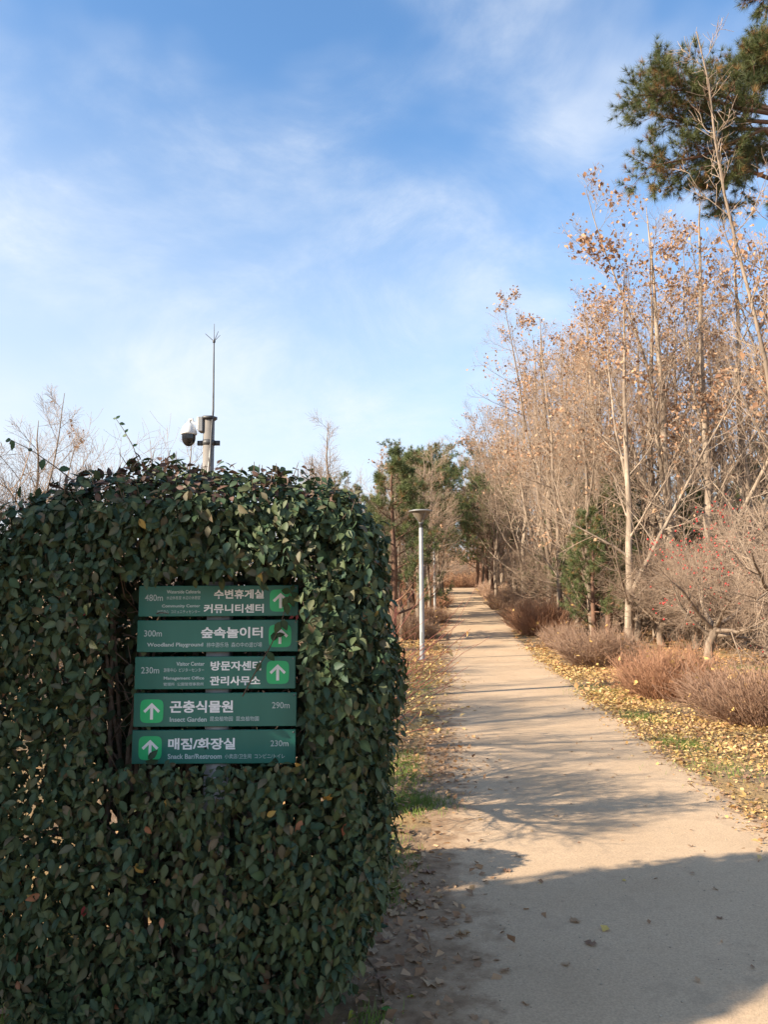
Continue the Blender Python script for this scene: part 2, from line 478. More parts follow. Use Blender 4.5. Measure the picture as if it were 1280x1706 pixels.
def hedge_cols(n, top=None):
    base_ = np.array([.042, .072, .034]); alt = np.array([.078, .098, .044]); brn = np.array([.10, .085, .052]); blu = np.array([.034, .060, .038])
    u = rng.random((n, 1)); v = rng.random((n, 1))
    c = np.where(u < .5, base_ * (1 - v) + alt * v, np.where(u < .82, blu * (1 - v) + base_ * v, alt * (1 - v) + brn * v))
    k = rng.random(n)
    c[k < .002] = (.34, .24, .07); c[(k > .003) & (k < .005)] = (.28, .13, .07); c[(k > .006) & (k < .0064)] = (.26, .04, .05); c[(k > .016) & (k < .035)] = (.13, .10, .06)
    if top is not None:
        m = rng.random(n) < top * .4
        c[m] = np.array([.10, .06, .045]) * rng.uniform(.6, 1.5, (m.sum(), 1))
    return c
def hedge_leaves(n, face, dmin, dmax, smin=.024, smax=.055):
    P, nv = hedge_point(cube_face(n, face))
    dep = rng.uniform(dmin, dmax, n)
    P = P - nv * dep[:, None]
    inrec = (P[:, 1] < 3.12) & (P[:, 0] > RX0) & (P[:, 0] < RX1) & (P[:, 2] > RZ0) & (P[:, 2] < RZ1)
    wob = .02 * np.sin(P[:, 0] * 31) + .015 * np.sin(P[:, 0] * 77 + 1)
    inrec &= P[:, 2] < RZ1 + wob
    hole = np.sin(P[:, 0] * 19 + P[:, 2] * 7) + np.sin(P[:, 2] * 23 - P[:, 0] * 11 + 2) + np.sin(P[:, 1] * 17 + P[:, 2] * 13)
    k = (~inrec) & (P[:, 2] > .05) & ~((hole > 1.55) & (dep < .05) & (rng.random(n) < .85))
    P, nv = P[k], nv[k]
    m = len(P)
    up = np.array([0, 0, 1.])
    ln = nrm(nv * .85 + up * .30 + rng.normal(0, .60, (m, 3)))
    topness = np.clip((P[:, 2] - 1.95) / .12, 0, 1)
    tip = nrm(-up * (.95 - 1.5 * topness[:, None]) + nv * .25 + rng.normal(0, .62, (m, 3)))
    return P, ln, tip, rng.uniform(smin, smax, m), hedge_cols(m, topness)
facc = Acc()
FACES = [((1, -1), 12000, -.015, .06), ((1, -1), 6500, .05, .16), ((0, 1), 5600, -.015, .06), ((0, 1), 2200, .05, .16), ((2, 1), 3400, 0, .05), ((2, 1), 1600, .05, .15),
         ((0, -1), 2400, 0, .06), ((1, 1), 2400, 0, .06), ((0, -1), 1200, .06, .16), ((1, 1), 1200, .06, .16)]
picked = []
for fi, (fc, n, d0, d1) in enumerate(FACES):
    P, ln, tip, sz, cc = hedge_leaves(n, fc, d0, d1)
    if fi == 0:
        front = np.where((ln[:, 1] < -.55) & (sz > .042))[0][:230]
        msk = np.zeros(len(P), bool); msk[front] = True
        picked.append((P[msk], ln[msk], tip[msk], sz[msk] * 1.08))
        P, ln, tip, sz, cc = P[~msk], ln[~msk], tip[~msk], sz[~msk], cc[~msk]
    if fi == 2:
        front = np.where((ln[:, 1] < -.1) & (sz > .042))[0][:60]
        msk = np.zeros(len(P), bool); msk[front] = True
        picked.append((P[msk], ln[msk], tip[msk], sz[msk] * 1.08))
        P, ln, tip, sz, cc = P[~msk], ln[~msk], tip[~msk], sz[~msk], cc[~msk]
    leaves(facc, LEAF, P - HO, ln, tip, sz, cc)
# sparse leaves inside, behind the sign
n = 5200
P = np.stack([rng.uniform(-1.32, -.08, n), rng.uniform(3.08, 3.46, n), rng.uniform(.3, 1.98, n)], 1)
leaves(facc, LEAF, P - HO, rng.normal(0, 1, (n, 3)) + np.array([0, -1, .5]), rng.normal(0, .5, (n, 3)) + np.array([0, 0, -1]), rng.uniform(.05, .08, n), hedge_cols(n) * .8)
# a few leaves hanging in the recess beside the sign
n = 90
P = np.stack([np.where(rng.random(n) < .5, rng.uniform(RX0, RX0 + .09, n), rng.uniform(RX1 - .05, RX1 + .02, n)), rng.uniform(2.98, 3.1, n), rng.uniform(RZ0, RZ1, n)], 1)
leaves(facc, LEAF, P - HO, rng.normal(0, .4, (n, 3)) + np.array([0, -1, .3]), rng.normal(0, .4, (n, 3)) + np.array([0, 0, -1]), rng.uniform(.035, .06, n), hedge_cols(n))
fo = obj('foliage', facc.mesh('hedge_foliage'), M['leaf'], hedge); fo['kind'] = 'stuff'
tints = [(.042, .078, .033), (.054, .088, .036), (.034, .066, .036), (.070, .098, .040), (.040, .074, .032), (.080, .088, .044), (.048, .078, .036), (.036, .062, .028), (.062, .100, .040), (.09, .085, .045)]
lm = []
for i, tcol in enumerate(tints):
    V0, Q0, T0 = leaf_tpl(rng.uniform(.25, .33), rng.uniform(.03, .14), rng.uniform(.05, .34))
    me_ = mesh('hedge_leaf', V0, Q0, T0, np.array([tcol]) * np.array([1.3, .92, 1.2, .92, .92, 1.2, .92, .92, 1.15, .92, 1.0])[:, None]); me_.materials.append(M['leaf']); lm.append(me_)
special = []
for tcol in ((.42, .25, .06), (.30, .12, .07), (.26, .05, .05)):
    V0, Q0, T0 = leaf_tpl(.28, .12, .2)
    me_ = mesh('hedge_leaf', V0, Q0, T0, np.repeat(np.array([tcol]), len(V0), 0)); me_.materials.append(M['leaf']); special.append(me_)
def leaf_obj(parent, me_, p, ln, tip, s):
    X, Y, Z = frames(np.array([ln]), np.array([tip]))
    o = obj('leaf', me_, None, parent)
    mt = Matrix(((X[0][0], Y[0][0], Z[0][0], p[0]), (X[0][1], Y[0][1], Z[0][1], p[1]), (X[0][2], Y[0][2], Z[0][2], p[2]), (0, 0, 0, 1)))
    o.matrix_local = mt @ Matrix.Scale(float(s), 4)
    return o
kk = 0
for P, ln, tip, sz in picked:
    for a, b, c, d in zip(P - HO, ln, tip, sz):
        leaf_obj(hedge, lm[kk % len(lm)] if kk % 97 else special[(kk // 97) % 3], a, b, c, d); kk += 1
# stems: main stems from the ground, branch tips at the surface, bare wood beside the sign
sacc = Acc()
ns = 26
sb = np.stack([rng.uniform(-1.12, -.36, ns), rng.uniform(3.08, 3.4, ns), np.zeros(ns)], 1)
st = sb + np.stack([rng.normal(0, .12, ns), rng.normal(0, .1, ns), rng.uniform(1.5, 1.85, ns)], 1)
tt = np.linspace(0, 1, 9)[None, :, None]
SP = sb[:, None] * (1 - tt) + st[:, None] * tt + np.cumsum(rng.normal(0, .012, (ns, 9, 3)), 1)
SP[:, 0, 2] = -.05; SP[:, :, 1] = np.maximum(SP[:, :, 1], 3.10)
SR = np.linspace(.016, .006, 9)[None].repeat(ns, 0) * rng.uniform(.7, 1.3, (ns, 1))
V, Q = tubes(SP - HO, SR, 6); sacc.add(V, Q)
B1, r1_ = grow(SP, SR, 11, .1, 1, (35, 80), lambda t, pl: .38 + 0 * t, 4, .15, .12, .5, .0022)
keep = ~((B1[:, :, 1] < 3.03) & (B1[:, :, 0] > RX0 + .05) & (B1[:, :, 0] < RX1 - .02) & (B1[:, :, 2] > RZ0 - .1) & (B1[:, :, 2] < RZ1 + .1)).any(1) & (np.abs(B1[:, -1, 0] - HC[0]) < HA * .95)
B1, r1_ = B1[keep], r1_[keep]
V, Q = tubes(B1 - HO, r1_, 4); sacc.add(V, Q)
for i in range(7):     # bare stems standing in the gap at the sign's side
    x0 = RX0 + rng.uniform(.0, .075); 
    pth = np.array([[x0 - .03 + .05 * t + rng.normal(0, .006), 3.02 + rng.uniform(-.01, .05), RZ0 - .15 + (RZ1 - RZ0) * t] for t in np.linspace(0, .95, 8)])
    V, Q = tubes(pth - HO, np.linspace(.011, .005, 8) * rng.uniform(.6, 1.2), 6); sacc.add(V, Q)
for i in range(34):
    s0 = np.array([rng.uniform(RX0 - .03, RX0 + .08), rng.uniform(3.0, 3.1), rng.uniform(RZ0, RZ1)])
    d = nrm(rng.normal(0, 1, 3) * np.array([1, .3, .8])) * rng.uniform(.06, .16)
    pth = np.array([s0 + d * t + rng.normal(0, .003, 3) for t in np.linspace(0, 1, 5)])
    V, Q = tubes(pth - HO, np.linspace(.003, .0012, 5), 4); sacc.add(V, Q)
# short reddish shoot tips on the clipped top
P, nv = hedge_point(cube_face(150, (2, 1)))
d = nrm(nv + rng.normal(0, .35, P.shape) + np.array([0, 0, .6])) * rng.uniform(.02, .055, (len(P), 1))
TP = np.stack([P - d * .6, P + d * .4, P + d], 1)
V, Q = tubes(TP - HO, np.repeat(np.array([[.0022, .0018, .001]]), len(P), 0), 3)
obj('shoot_tips', Acc().add(V, Q).mesh('shoot_tips'), M['stem'], hedge)['kind'] = 'stuff'
obj('stems', sacc.mesh('hedge_stems', True), M['stem'], hedge)
def shoot(pts, r0, leafspec, lsz):
    pts = np.array([tuple(p) for p in pts]); t = np.linspace(0, len(pts) - 1, 14); i = np.minimum(t.astype(int), len(pts) - 2); a = (t - i)[:, None]
    pp = pts[i] * (1 - a) + pts[i + 1] * a
    V, Q = tubes(pp - HO, np.linspace(r0, r0 * .45, 14), 6)
    so = obj('shoot', mesh('shoot', V, Q, None, None, True), M['stem'], hedge)
    for (f, dx, dz, s, mi) in leafspec:
        j = f * 13; b_ = int(min(j, 12)); p = pp[b_] * (1 - (j - b_)) + pp[b_ + 1] * (j - b_)
        leaf_obj(so, lm[mi] if mi >= 0 else special[-mi - 1], p - HO, np.array([.15 * dx, -1, .25]), np.array([dx, -.25, dz]), s)
    return so
SF = SY - .05
shoot([at(404, 1160, SF + .02), at(425, 1120, SF), at(450, 1078, SF), at(468, 1040, SF - .01), at(478, 1000, SF - .02), at(486, 985, SF - .02)], .0026,
      [(.28, -.5, -.8, .040, 0), (.36, .6, -.6, .042, 4), (.45, .2, .8, .044, 4), (.50, .8, .25, .036, 0), (.62, -.5, -.7, .050, 1), (.64, .4, -.8, .046, 6), (.78, .15, -.9, .044, 1), (.88, -.6, -.8, .046, 8), (.9, .4, -.8, .044, 1), (.97, .9, -.5, .044, 0), (.98, -.9, .3, .044, 8), (1, .2, .9, .03, 8)], .04)
shoot([at(232, 775, 3.25), at(222, 745, 3.22), at(205, 715, 3.22), at(193, 698, 3.22)], .0022,
      [(.35, .6, .5, .022, 4), (.55, -.9, .1, .024, 4), (.6, .3, .9, .024, 0), (.85, .8, .1, .024, 4), (1, .5, .8, .025, 0), (1, -.6, .3, .018, 4)], .02)
shoot([at(120, 800, 3.0), at(95, 780, 2.95), at(55, 752, 2.9), at(18, 733, 2.9)], .0026,
      [(.3, .9, .25, .042, 4), (.52, -.2, -1, .044, 4), (.68, -.6, .4, .03, 0), (.95, -.3, -.9, .036, 0), (1, .3, -.6, .032, 1), (1, -.9, .1, .03, 4)], .04)
# red-leaved sprig at the sign's edge
shoot([at(505, 1050, SY + .05), at(512, 1030, SY), at(502, 1022, SY - .03), at(488, 1028, SY - .03)], .0018,
      [(.2, .6, -.7, .026, -3), (.35, .9, .2, .024, -3), (.45, .3, .9, .024, -2), (.55, .8, .6, .026, -3), (.65, -.5, .8, .022, -2), (.8, -.3, -.9, .022, -3), (.95, -.9, -.2, .022, -3)], .03)

# ---- the sign
def zp(X, Y): return at(200 + X / 4.0, 960 + Y / 4.0, SY)
sx = zp(640, 600).x
sign = thing('direction_sign', 'green wayfinding sign of five stacked boards with white lettering, set into the hedge', 'sign', (sx, SY + .05, 0))
SO = Vector((sx, SY + .05, 0))
pa, pb = zp(578, 0), zp(725, 0)
V, Q = box(pa.x - sx, pb.x - sx, -.036, .044, -.1, zp(0, 40).z)
obj('post', mesh('post', V, Q), M['metal'], sign)
def bevel_box(x0, x1, y0, y1, z0, z1, b=.0018):
    import bmesh
    bm = bmesh.new()
    V, Q = box(x0, x1, y0, y1, z0, z1)
    vs = [bm.verts.new(v) for v in V]
    for q in Q: bm.faces.new([vs[i] for i in q])
    bmesh.ops.bevel(bm, geom=bm.edges[:], offset=b, segments=1, affect='EDGES')
    me_ = bpy.data.meshes.new('box'); bm.to_mesh(me_); bm.free()
    return me_
def text_mesh(s, x0, x1, z0, z1, y, bold):
    cu = bpy.data.curves.new('txt', 'FONT'); cu.body = s; cu.size = 1; cu.offset = bold; cu.extrude = 0; cu.resolution_u = 3
    o = bpy.data.objects.new('txt', cu); COL.objects.link(o)
    bpy.context.view_layer.update()
    dg = bpy.context.evaluated_depsgraph_get()
    me_ = bpy.data.meshes.new_from_object(o.evaluated_get(dg))
    n_ = len(me_.vertices); co = np.empty(n_ * 3, np.float32); me_.vertices.foreach_get('co', co); co = co.reshape(-1, 3)
    mn, mx_ = co.min(0), co.max(0)
    T = np.array([[p.vertices[0], p.vertices[1], p.vertices[2]] for p in me_.polygons if len(p.vertices) == 3])
    V = np.empty((n_, 3)); V[:, 0] = x0 + (co[:, 0] - mn[0]) / (mx_[0] - mn[0]) * (x1 - x0)
    V[:, 2] = z0 + (co[:, 1] - mn[1]) / (mx_[1] - mn[1]) * (z1 - z0); V[:, 1] = y
    bpy.data.objects.remove(o); bpy.data.curves.remove(cu); bpy.data.meshes.remove(me_)
    return V, T
KO, EN, CJ, NU = .030, .022, .004, .004
BOARDS = [
    (122, 1187, 62, 267, 'board of 480 m with two destination lines and the arrow tile at its end', (997, 1143, 88, 236),
     [('480m', 165, 285, 122, 165, NU), ('Waterside Cafeteria', 311, 536, 92, 115, EN), ('水边休息室 水辺の休憩室', 309, 535, 132, 155, CJ), ('Community Center', 278, 534, 188, 213, EN),
      ('社区中心  コミュニティセンター', 247, 533, 225, 248, CJ), ('수변휴게실', 626, 958, 88, 150, KO), ('커뮤니티센터', 557, 958, 185, 245, KO)]),
    (112, 1185, 292, 504, 'board of 300 m for the woodland playground', (990, 1142, 322, 473),
     [('300m', 160, 278, 360, 402, NU), ('숲속놀이터', 540, 952, 338, 412, KO), ('Woodland Playground', 179, 553, 443, 476, EN), ('林中游乐场  森の中の遊び場', 576, 946, 440, 473, CJ)]),
    (96, 1169, 535, 752, 'board of 230 m for the visitor centre and management office', (975, 1127, 563, 718),
     [('230m', 140, 260, 605, 648, NU), ('Visitor Center', 375, 563, 570, 597, EN), ('游客中心  ビジターセンター', 290, 560, 612, 638, CJ), ('Management Office', 290, 560, 668, 695, EN),
      ('管理所  公園管理事務所', 288, 557, 708, 730, CJ), ('방문자센터', 603, 940, 565, 628, KO), ('관리사무소', 598, 935, 665, 727, KO)]),
    (88, 1176, 778, 1002, 'board of 290 m for the insect garden, arrow tile at its start', (131, 290, 820, 978),
     [('곤충식물원', 331, 753, 828, 910, KO), ('Insect Garden', 330, 577, 938, 970, EN), ('昆虫植物园  昆虫植物園', 600, 925, 933, 965, CJ), ('290m', 1013, 1130, 838, 880, NU)]),
    (77, 1170, 1025, 1250, 'lowest board of 230 m for snack bar and restroom', (120, 279, 1065, 1225),
     [('매점/화장실', 320, 767, 1078, 1155, KO), ('Snack Bar/Restroom', 317, 678, 1183, 1217, EN), ('小卖店/卫生间  コンビニ/トイレ', 697, 1098, 1183, 1215, CJ), ('230m', 1003, 1122, 1093, 1133, NU)]),
]
for (x0, x1, y0, y1, lab, tile, texts) in BOARDS:
    ym = (y0 + y1) / 2
    cx_ = (zp(x0, ym).x + zp(x1, ym).x) / 2; cz = (zp((x0 + x1) / 2, y0).z + zp((x0 + x1) / 2, y1).z) / 2
    hw = (zp(x1, ym).x - zp(x0, ym).x) / 2; hh = (zp(640, y0).z - zp(640, y1).z) / 2
    bo = obj('sign_board', bevel_box(-hw, hw, 0, .014, -hh, hh), M['board'], sign)
    bo.location = (cx_ - sx, -.05, cz); bo['label'] = lab
    # lettering is laid out in the board's own plane
    def loc(X, Y): p = zp(X, Y); return p.x - cx_, p.z - cz
    for (s, a0, a1, b0, b1, bold) in texts:
        q0 = loc(a0, (b0 + b1) / 2); q1 = loc(a1, (b0 + b1) / 2); zz0 = loc((a0 + a1) / 2, b1)[1]; zz1 = loc((a0 + a1) / 2, b0)[1]
        V, T = text_mesh(s, q0[0], q1[0], zz0, zz1, -.0012, bold)
        obj('lettering', mesh('lettering', V, None, T), M['ink'] if bold == KO else M['inkdim'], bo)
    a, b = loc(tile[0], tile[3]), loc(tile[1], tile[2])
    mxx, mzz = (a[0] + b[0]) / 2, (a[1] + b[1]) / 2; rr = (b[0] - a[0]) / 2; rz_ = (b[1] - a[1]) / 2
    n_ = 48; an = np.arange(n_) * 2 * np.pi / n_
    ex = lambda v: np.sign(v) * np.abs(v) ** .42
    V = np.concatenate([[[mxx, -.0012, mzz]], np.stack([mxx + rr * ex(np.cos(an)), np.full(n_, -.0012), mzz + rz_ * ex(np.sin(an))], 1)])
    obj('arrow_tile', mesh('arrow_tile', V, None, [(0, 1 + i, 1 + (i + 1) % n_) for i in range(n_)]), M['tile'], bo)
    s = rr * .98
    A = [(-.085, -.70), (.085, -.70), (.085, .42), (.085, .42), (-.085, .42)]
    def arr(p): return (mxx + p[0] * s, -.0024, mzz + p[1] * s)
    V = [arr(p) for p in [(-.13, -.72), (.13, -.72), (.13, .30), (-.13, .30), (0, .72), (-.74, .03), (-.57, -.15), (0, .42), (.57, -.15), (.74, .03)]]
    obj('arrow', mesh('arrow', V, [(0, 1, 2, 3), (4, 5, 6, 7), (4, 7, 8, 9)], [(3, 2, 7)]), M['ink'], bo)
    scr = Acc()
    for sxx in (-1, 1):
        for szz in (-1, 1):
            V, Q = lathe([(0.0001, .0), (.0035, 0), (.0035, .0012), (.0001, .0022)], 8)
            V = np.stack([V[:, 0] + sxx * (hw - .009), -V[:, 2], V[:, 1] + szz * (hh - .009)], 1)
            if szz > 0 and sxx > 0: obj('screw', mesh('screw', V, Q), M['metal'], bo)

# ------------------------------------------------------------------ camera mast behind the hedge
cy = 11.5
c0 = at(347, 760, cy); ct = at(348, 697, cy); tip = at(359, 541, cy)
mast = thing('camera_mast', 'grey steel mast with a dome security camera and a thin lightning rod', 'camera mast', (c0.x, cy, 0))
ztop = ct.z
V, Q = lathe([(.085, -.05), (.085, ztop - .01), (.0001, ztop)], 20)
obj('pole', mesh('pole', V, Q, None, None, True), M['tan'], mast)
V, Q = lathe([(.086, ztop - .02), (.125, ztop - .02), (.125, ztop + .02), (.0001, ztop + .024)], 6)
obj('cap_plate', mesh('cap', V, Q), M['darkmetal'], mast)
V, Q = lathe([(.087, ztop - .42), (.093, ztop - .42), (.093, ztop - .34), (.087, ztop - .34)], 20)
br = obj('clamp', mesh('clamp', V, Q), M['darkmetal'], mast)
for sg in (-1, 1):
    V, Q = box(sg * .09 if sg > 0 else -.17, .17 if sg > 0 else -.09, -.02, .02, ztop - .42, ztop - .35)
    obj('clamp_ear', mesh('ear', V, Q), M['darkmetal'], br)
rod = np.array([[.05, -.1, ztop - .75], [.06, -.1, ztop - .3], [.075, -.07, ztop + .1], [tip.x - c0.x - .01, -.04, tip.z - .28]])
V, Q = tubes(rod, [.012, .014, .016, .010], 8)
ro = obj('lightning_rod', mesh('rod', V, Q, None, None, True), M['darkmetal'], mast)
e = rod[-1]
for dx_, dy_, dz_ in ((0, 0, .28), (-.14, .02, .13), (.05, .06, .18), (.10, -.03, .09)):
    V, Q = tubes(np.array([e, e + np.array([dx_, dy_, dz_])]), [.006, .004], 6)
    obj('prong', mesh('prong', V, Q), M['darkmetal'], ro)
V, Q = lathe([(.02, e[2] - .02), (.024, e[2]), (.02, e[2] + .015)], 8, e[0], e[1])
obj('collar', mesh('collar', V, Q), M['darkmetal'], ro)
V, Q = tubes(np.array([[.0, -.088, ztop - 1.3], [.02, -.09, ztop - .8], [.05, -.09, ztop - .45], [.062, -.09, ztop - .3]]), [.008] * 4, 6)
obj('cable', mesh('cable', V, Q), M['white'], mast)
bxz = ztop
me_ = bevel_box(-.15, -.075, -.09, .07, bxz - .22, bxz + .01, .012)
obj('bracket_box', me_, M['metal'], mast)
me_ = bevel_box(-.172, -.145, -.07, .05, bxz - .19, bxz + .01, .008)
obj('bracket_plate', me_, M['white'], mast)
dcx = at(315, 720, cy).x - c0.x
arm = np.array([[-.16, -.02, bxz - .1], [-.25, -.02, bxz - .06], [dcx + .05, -.02, bxz - .015], [dcx + .01, -.02, bxz - .03], [dcx, -.02, bxz - .10]])
V, Q = tubes(arm, [.022, .022, .022, .024, .026], 12)
obj('camera_arm', mesh('arm', V, Q, None, None, True), M['white'], mast)
zt = at(315, 705, cy).z; zm = at(315, 724, cy).z; zb = at(315, 744, cy).z
hr = .12
V, Q = lathe([(.026, zt + .02), (.034, zt - .005), (hr * .58, zt - .03), (hr * .80, zt - .07), (hr * .95, zm + .05), (hr * 1.02, zm + .01), (hr * .98, zm - .005), (hr * .8, zm - .01)], 28, dcx, -.02)
obj('camera_housing', mesh('housing', V, Q, None, None, True), M['white'], mast)
rd = .103
V, Q = lathe([(rd, zm - .008), (rd * 1.0, zm - .04)] + [(rd * math.cos(a), zm - .055 - (zm - .055 - zb) * math.sin(a)) for a in np.linspace(.1, 1.55, 9)], 28, dcx, -.02)
obj('camera_dome', mesh('dome', V, Q, None, None, True), M['black'], mast)

# ------------------------------------------------------------------ lamps
def lamp(px, Y, hgt, label):
    bx_, by_, bz_ = base(px, Y)
    t = thing('path_lamp', label, 'lamp post', (bx_, by_, bz_))
    V, Q = lathe([(.11, -.05), (.11, .015), (.07, .03)], 16); obj('base_plate', mesh('base', V, Q, None, None, True), M['metal'], t)
    V, Q = lathe([(.068, 0), (.066, .3), (.060, hgt * .5), (.052, hgt - .48), (.048, hgt - .47)], 18); obj('pole', mesh('pole', V, Q, None, None, True), M['polegrey'], t)
    V, Q = lathe([(.046, hgt - .48), (.046, hgt - .38), (.065, hgt - .37), (.065, hgt - .33), (.05, hgt - .32)], 18); obj('collar', mesh('collar', V, Q, None, None, True), M['darkmetal'], t)
    V, Q = lathe([(.045, hgt - .35), (.075, hgt - .30), (.255, hgt - .055), (.26, hgt - .04)], 24); obj('diffuser', mesh('diff', V, Q, None, None, True), M['amber'], t)
    me_ = bevel_box(-.028, .028, -.072, -.06, .45, .72, .004); obj('access_door', me_, M['metal'], t)
    for i in range(4):
        a = i * math.pi / 2 + .5
        V, Q = tubes(np.array([[.06 * math.cos(a), .06 * math.sin(a), hgt - .33], [.26 * math.cos(a), .26 * math.sin(a), hgt - .04]]), [.009, .009], 6)
        obj('strut', mesh('strut', V, Q), M['metal'], t)
    V, Q = lathe([(.0001, hgt - .05), (.30, hgt - .05), (.32, hgt - .035), (.32, hgt - .02), (.25, hgt), (.0001, hgt + .012)], 28); obj('lamp_cap', mesh('cap', V, Q, None, None, True), M['metal'], t)
    return t
lamp(703, 20.3, 3.92, 'tall pale grey park lamp with funnel head beside the path, behind red twigs')
lamp(725, 38, 3.9, 'farther grey park lamp standing where the path climbs under the pines')

# ------------------------------------------------------------------ trees
def brown_cols(n, a=(.37, .215, .125), b=(.50, .32, .195), c=(.24, .12, .07)):
    u = rng.random((n, 1)); v = rng.random((n, 1))
    return np.where(u < .6, np.array(a) * (1 - v) + np.array(b) * v, np.array(a) * (1 - v) + np.array(c) * v)

def slender_tree(name, H, r, lean, nlimb, leafn, bark, twm, clear=.18, up=.55, limb=.25, nsub=8, ntw=6, dens=None, lead=2, ang=(36, 72)):
    root = thing(name, 'x', 'tree')
    tt = np.linspace(0, 1, 13)
    P = np.stack([lean[0] * tt ** 1.4 + np.cumsum(rng.normal(0, .05, 13)), lean[1] * tt ** 1.4 + np.cumsum(rng.normal(0, .05, 13)), H * tt], 1)
    P[0, :2] = 0; P[0, 2] = -.15
    rr = r * (1 - tt) ** .85 + .008; rr[0] *= 1.35
    P = P[None]; rr = rr[None]
    if lead:
        P2, r2 = grow(P, rr, lead, .10, .42, (9, 24), lambda t, pl: pl * (.95 - t) * .95, 12, .22, .045, .66, .008)
        P = np.concatenate([P, P2]); rr = np.concatenate([rr, r2])
    acc = Acc(); V, Q = tubes(P, rr, 9); acc.add(V, Q)
    A, ra_ = grow(P, rr, nlimb, clear, .98, ang, lambda t, pl: H * limb * (1.2 - t * .95), 6, up, .08, .42, .004)
    V, Q = tubes(A, ra_, 5); acc.add(V, Q)
    obj('trunk', acc.mesh('trunk', True), bark, root)
    acc = Acc()
    B, rb_ = grow(A, ra_, nsub, .15, 1, (22, 58), lambda t, pl: pl * .45 * (1.2 - t * .7), 4, .35, .10, .5, .0032)
    V, Q = tubes(B, rb_, 4); acc.add(V, Q)
    Cc, rc_ = grow(B, rb_, ntw, .12, 1, (20, 62), lambda t, pl: .18 + pl * .40 * (1.1 - t * .5), 3, .25, .12, .6, .0026)
    V, Q = tubes(Cc, rc_, 3); acc.add(V, Q)
    obj('crown', acc.mesh('crown'), twm, root)
    if leafn:
        ends = Cc[:, 1:].reshape(-1, 3)
        wgt = np.ones(len(ends))
        if dens is not None: wgt = dens(ends / np.array([1, 1, H]))
        nse = np.sin(ends[:, 0] * 1.9 + 1) + np.sin(ends[:, 1] * 2.3) + np.sin(ends[:, 2] * 1.7 + 2)
        wgt = wgt * np.exp(nse * 1.35)
        S = ends[rng.choice(len(ends), leafn, p=wgt / wgt.sum())] + rng.normal(0, .04, (leafn, 3))
        la = Acc()
        leaves(la, SIMPLE, S, rng.normal(0, 1, (leafn, 3)), rng.normal(0, .6, (leafn, 3)) + np.array([0, 0, -.8]), rng.uniform(.08, .16, leafn), brown_cols(leafn))
        obj('leaves', la.mesh('leaves'), M['dryleaf'], root)['kind'] = 'stuff'
    return root

HI = lambda p, b=.12: (lambda e: b + np.clip(e[:, 2], 0, 1) ** p * 2)
protos = [
    slender_tree('plane_tree', 13.0, .14, (.3, .1), 18, 900, M['palebark'], M['twig'], clear=.10, dens=HI(1.2), nsub=8, ntw=5),
    slender_tree('plane_tree', 13.6, .15, (-.4, .2), 19, 1900, M['palebark'], M['twig'], clear=.10, dens=HI(.9), nsub=8, ntw=5),
    slender_tree('plane_tree', 12.4, .12, (.2, -.3), 17, 600, M['palebark'], M['twig'], clear=.12, limb=.26),
    slender_tree('plane_tree', 14.0, .17, (.4, .2), 19, 1200, M['greybark'], M['twig'], clear=.15, dens=HI(1.2)),
    slender_tree('plane_tree', 11.0, .10, (-.2, .3), 17, 300, M['greybark'], M['twig'], clear=.08, limb=.28),
]
GROVE = 'slender autumn trees of the grove beside the path'
LAB = 'slender pale-barked tree with thin bare limbs and scattered brown leaves in the grove'
used = [False] * len(protos)
def put(pi, x, y, s=1.0, rz=None, label=LAB, group=GROVE, name=None):
    if not used[pi]: o = protos[pi]; used[pi] = True
    else: o = copy_tree(protos[pi])
    o.location = (x, y, float(h(y))); o.scale = (s, s, s * rng.uniform(.95, 1.05)); o.rotation_euler = (0, 0, rng.uniform(0, 6.28) if rz is None else rz)
    o['label'] = label
    if group: o['group'] = group
    elif 'group' in o: del o['group']
    return o
put(3, gx(918, 33), 33, 1.0, 1.0, 'thickest grey trunk of the grove, rising behind the low red-brown shrub', None)
put(0, gx(1047, 23.8), 23.8, .90, .3, 'straight tree standing right behind the gap between two bare clipped shrubs', None)
spots = [(958, 31, 2), (895, 37, 1), (877, 41, 0), (868, 44, 4), (856, 48, 2), (846, 53, 1), (838, 56, 0), (980, 36, 1), (1005, 29, 0), (1015, 40, 3), (1075, 32, 1), (1100, 27, 3), (1140, 30, 1), (1125, 26.5, 1),
         (1178, 25.5, 0), (1215, 31, 3), (1262, 26, 1), (1190, 37, 2), (1265, 36, 0), (940, 42, 3), (965, 48, 2), (1060, 45, 2), (1150, 46, 2), (900, 55, 2), (1000, 55, 4), (1330, 27, 0), (1345, 33, 1), (985, 26.5, 4), (930, 29, 4), (1310, 23, 1), (815, 62, 4), (822, 58, 2), (835, 50, 4), (885, 47, 4), (860, 60, 3), (1300, 45, 3)]
for px, Y, pi in spots:
    put(pi, gx(px, Y) + rng.normal(0, .1), Y, rng.uniform(.92, 1.06) * (1.16 if px > 1110 and Y < 28 else 1), None, *(
        ('slender grove tree at the edge of the climbing path near its crest', 'grove trees by the crest') if px < 900 and Y >= 44 else
        ('slender grove tree rising behind the dull brown shrubs along the climbing path', 'grove trees behind the path shrubs') if px < 950 else
        ('slender grove tree standing among the young green pines inside the grove', 'grove trees among the young pines') if px < 1110 else
        ('tall grove tree full of dry orange leaves behind the gnarled and berry trees', 'leafy grove trees behind the gnarled tree')))

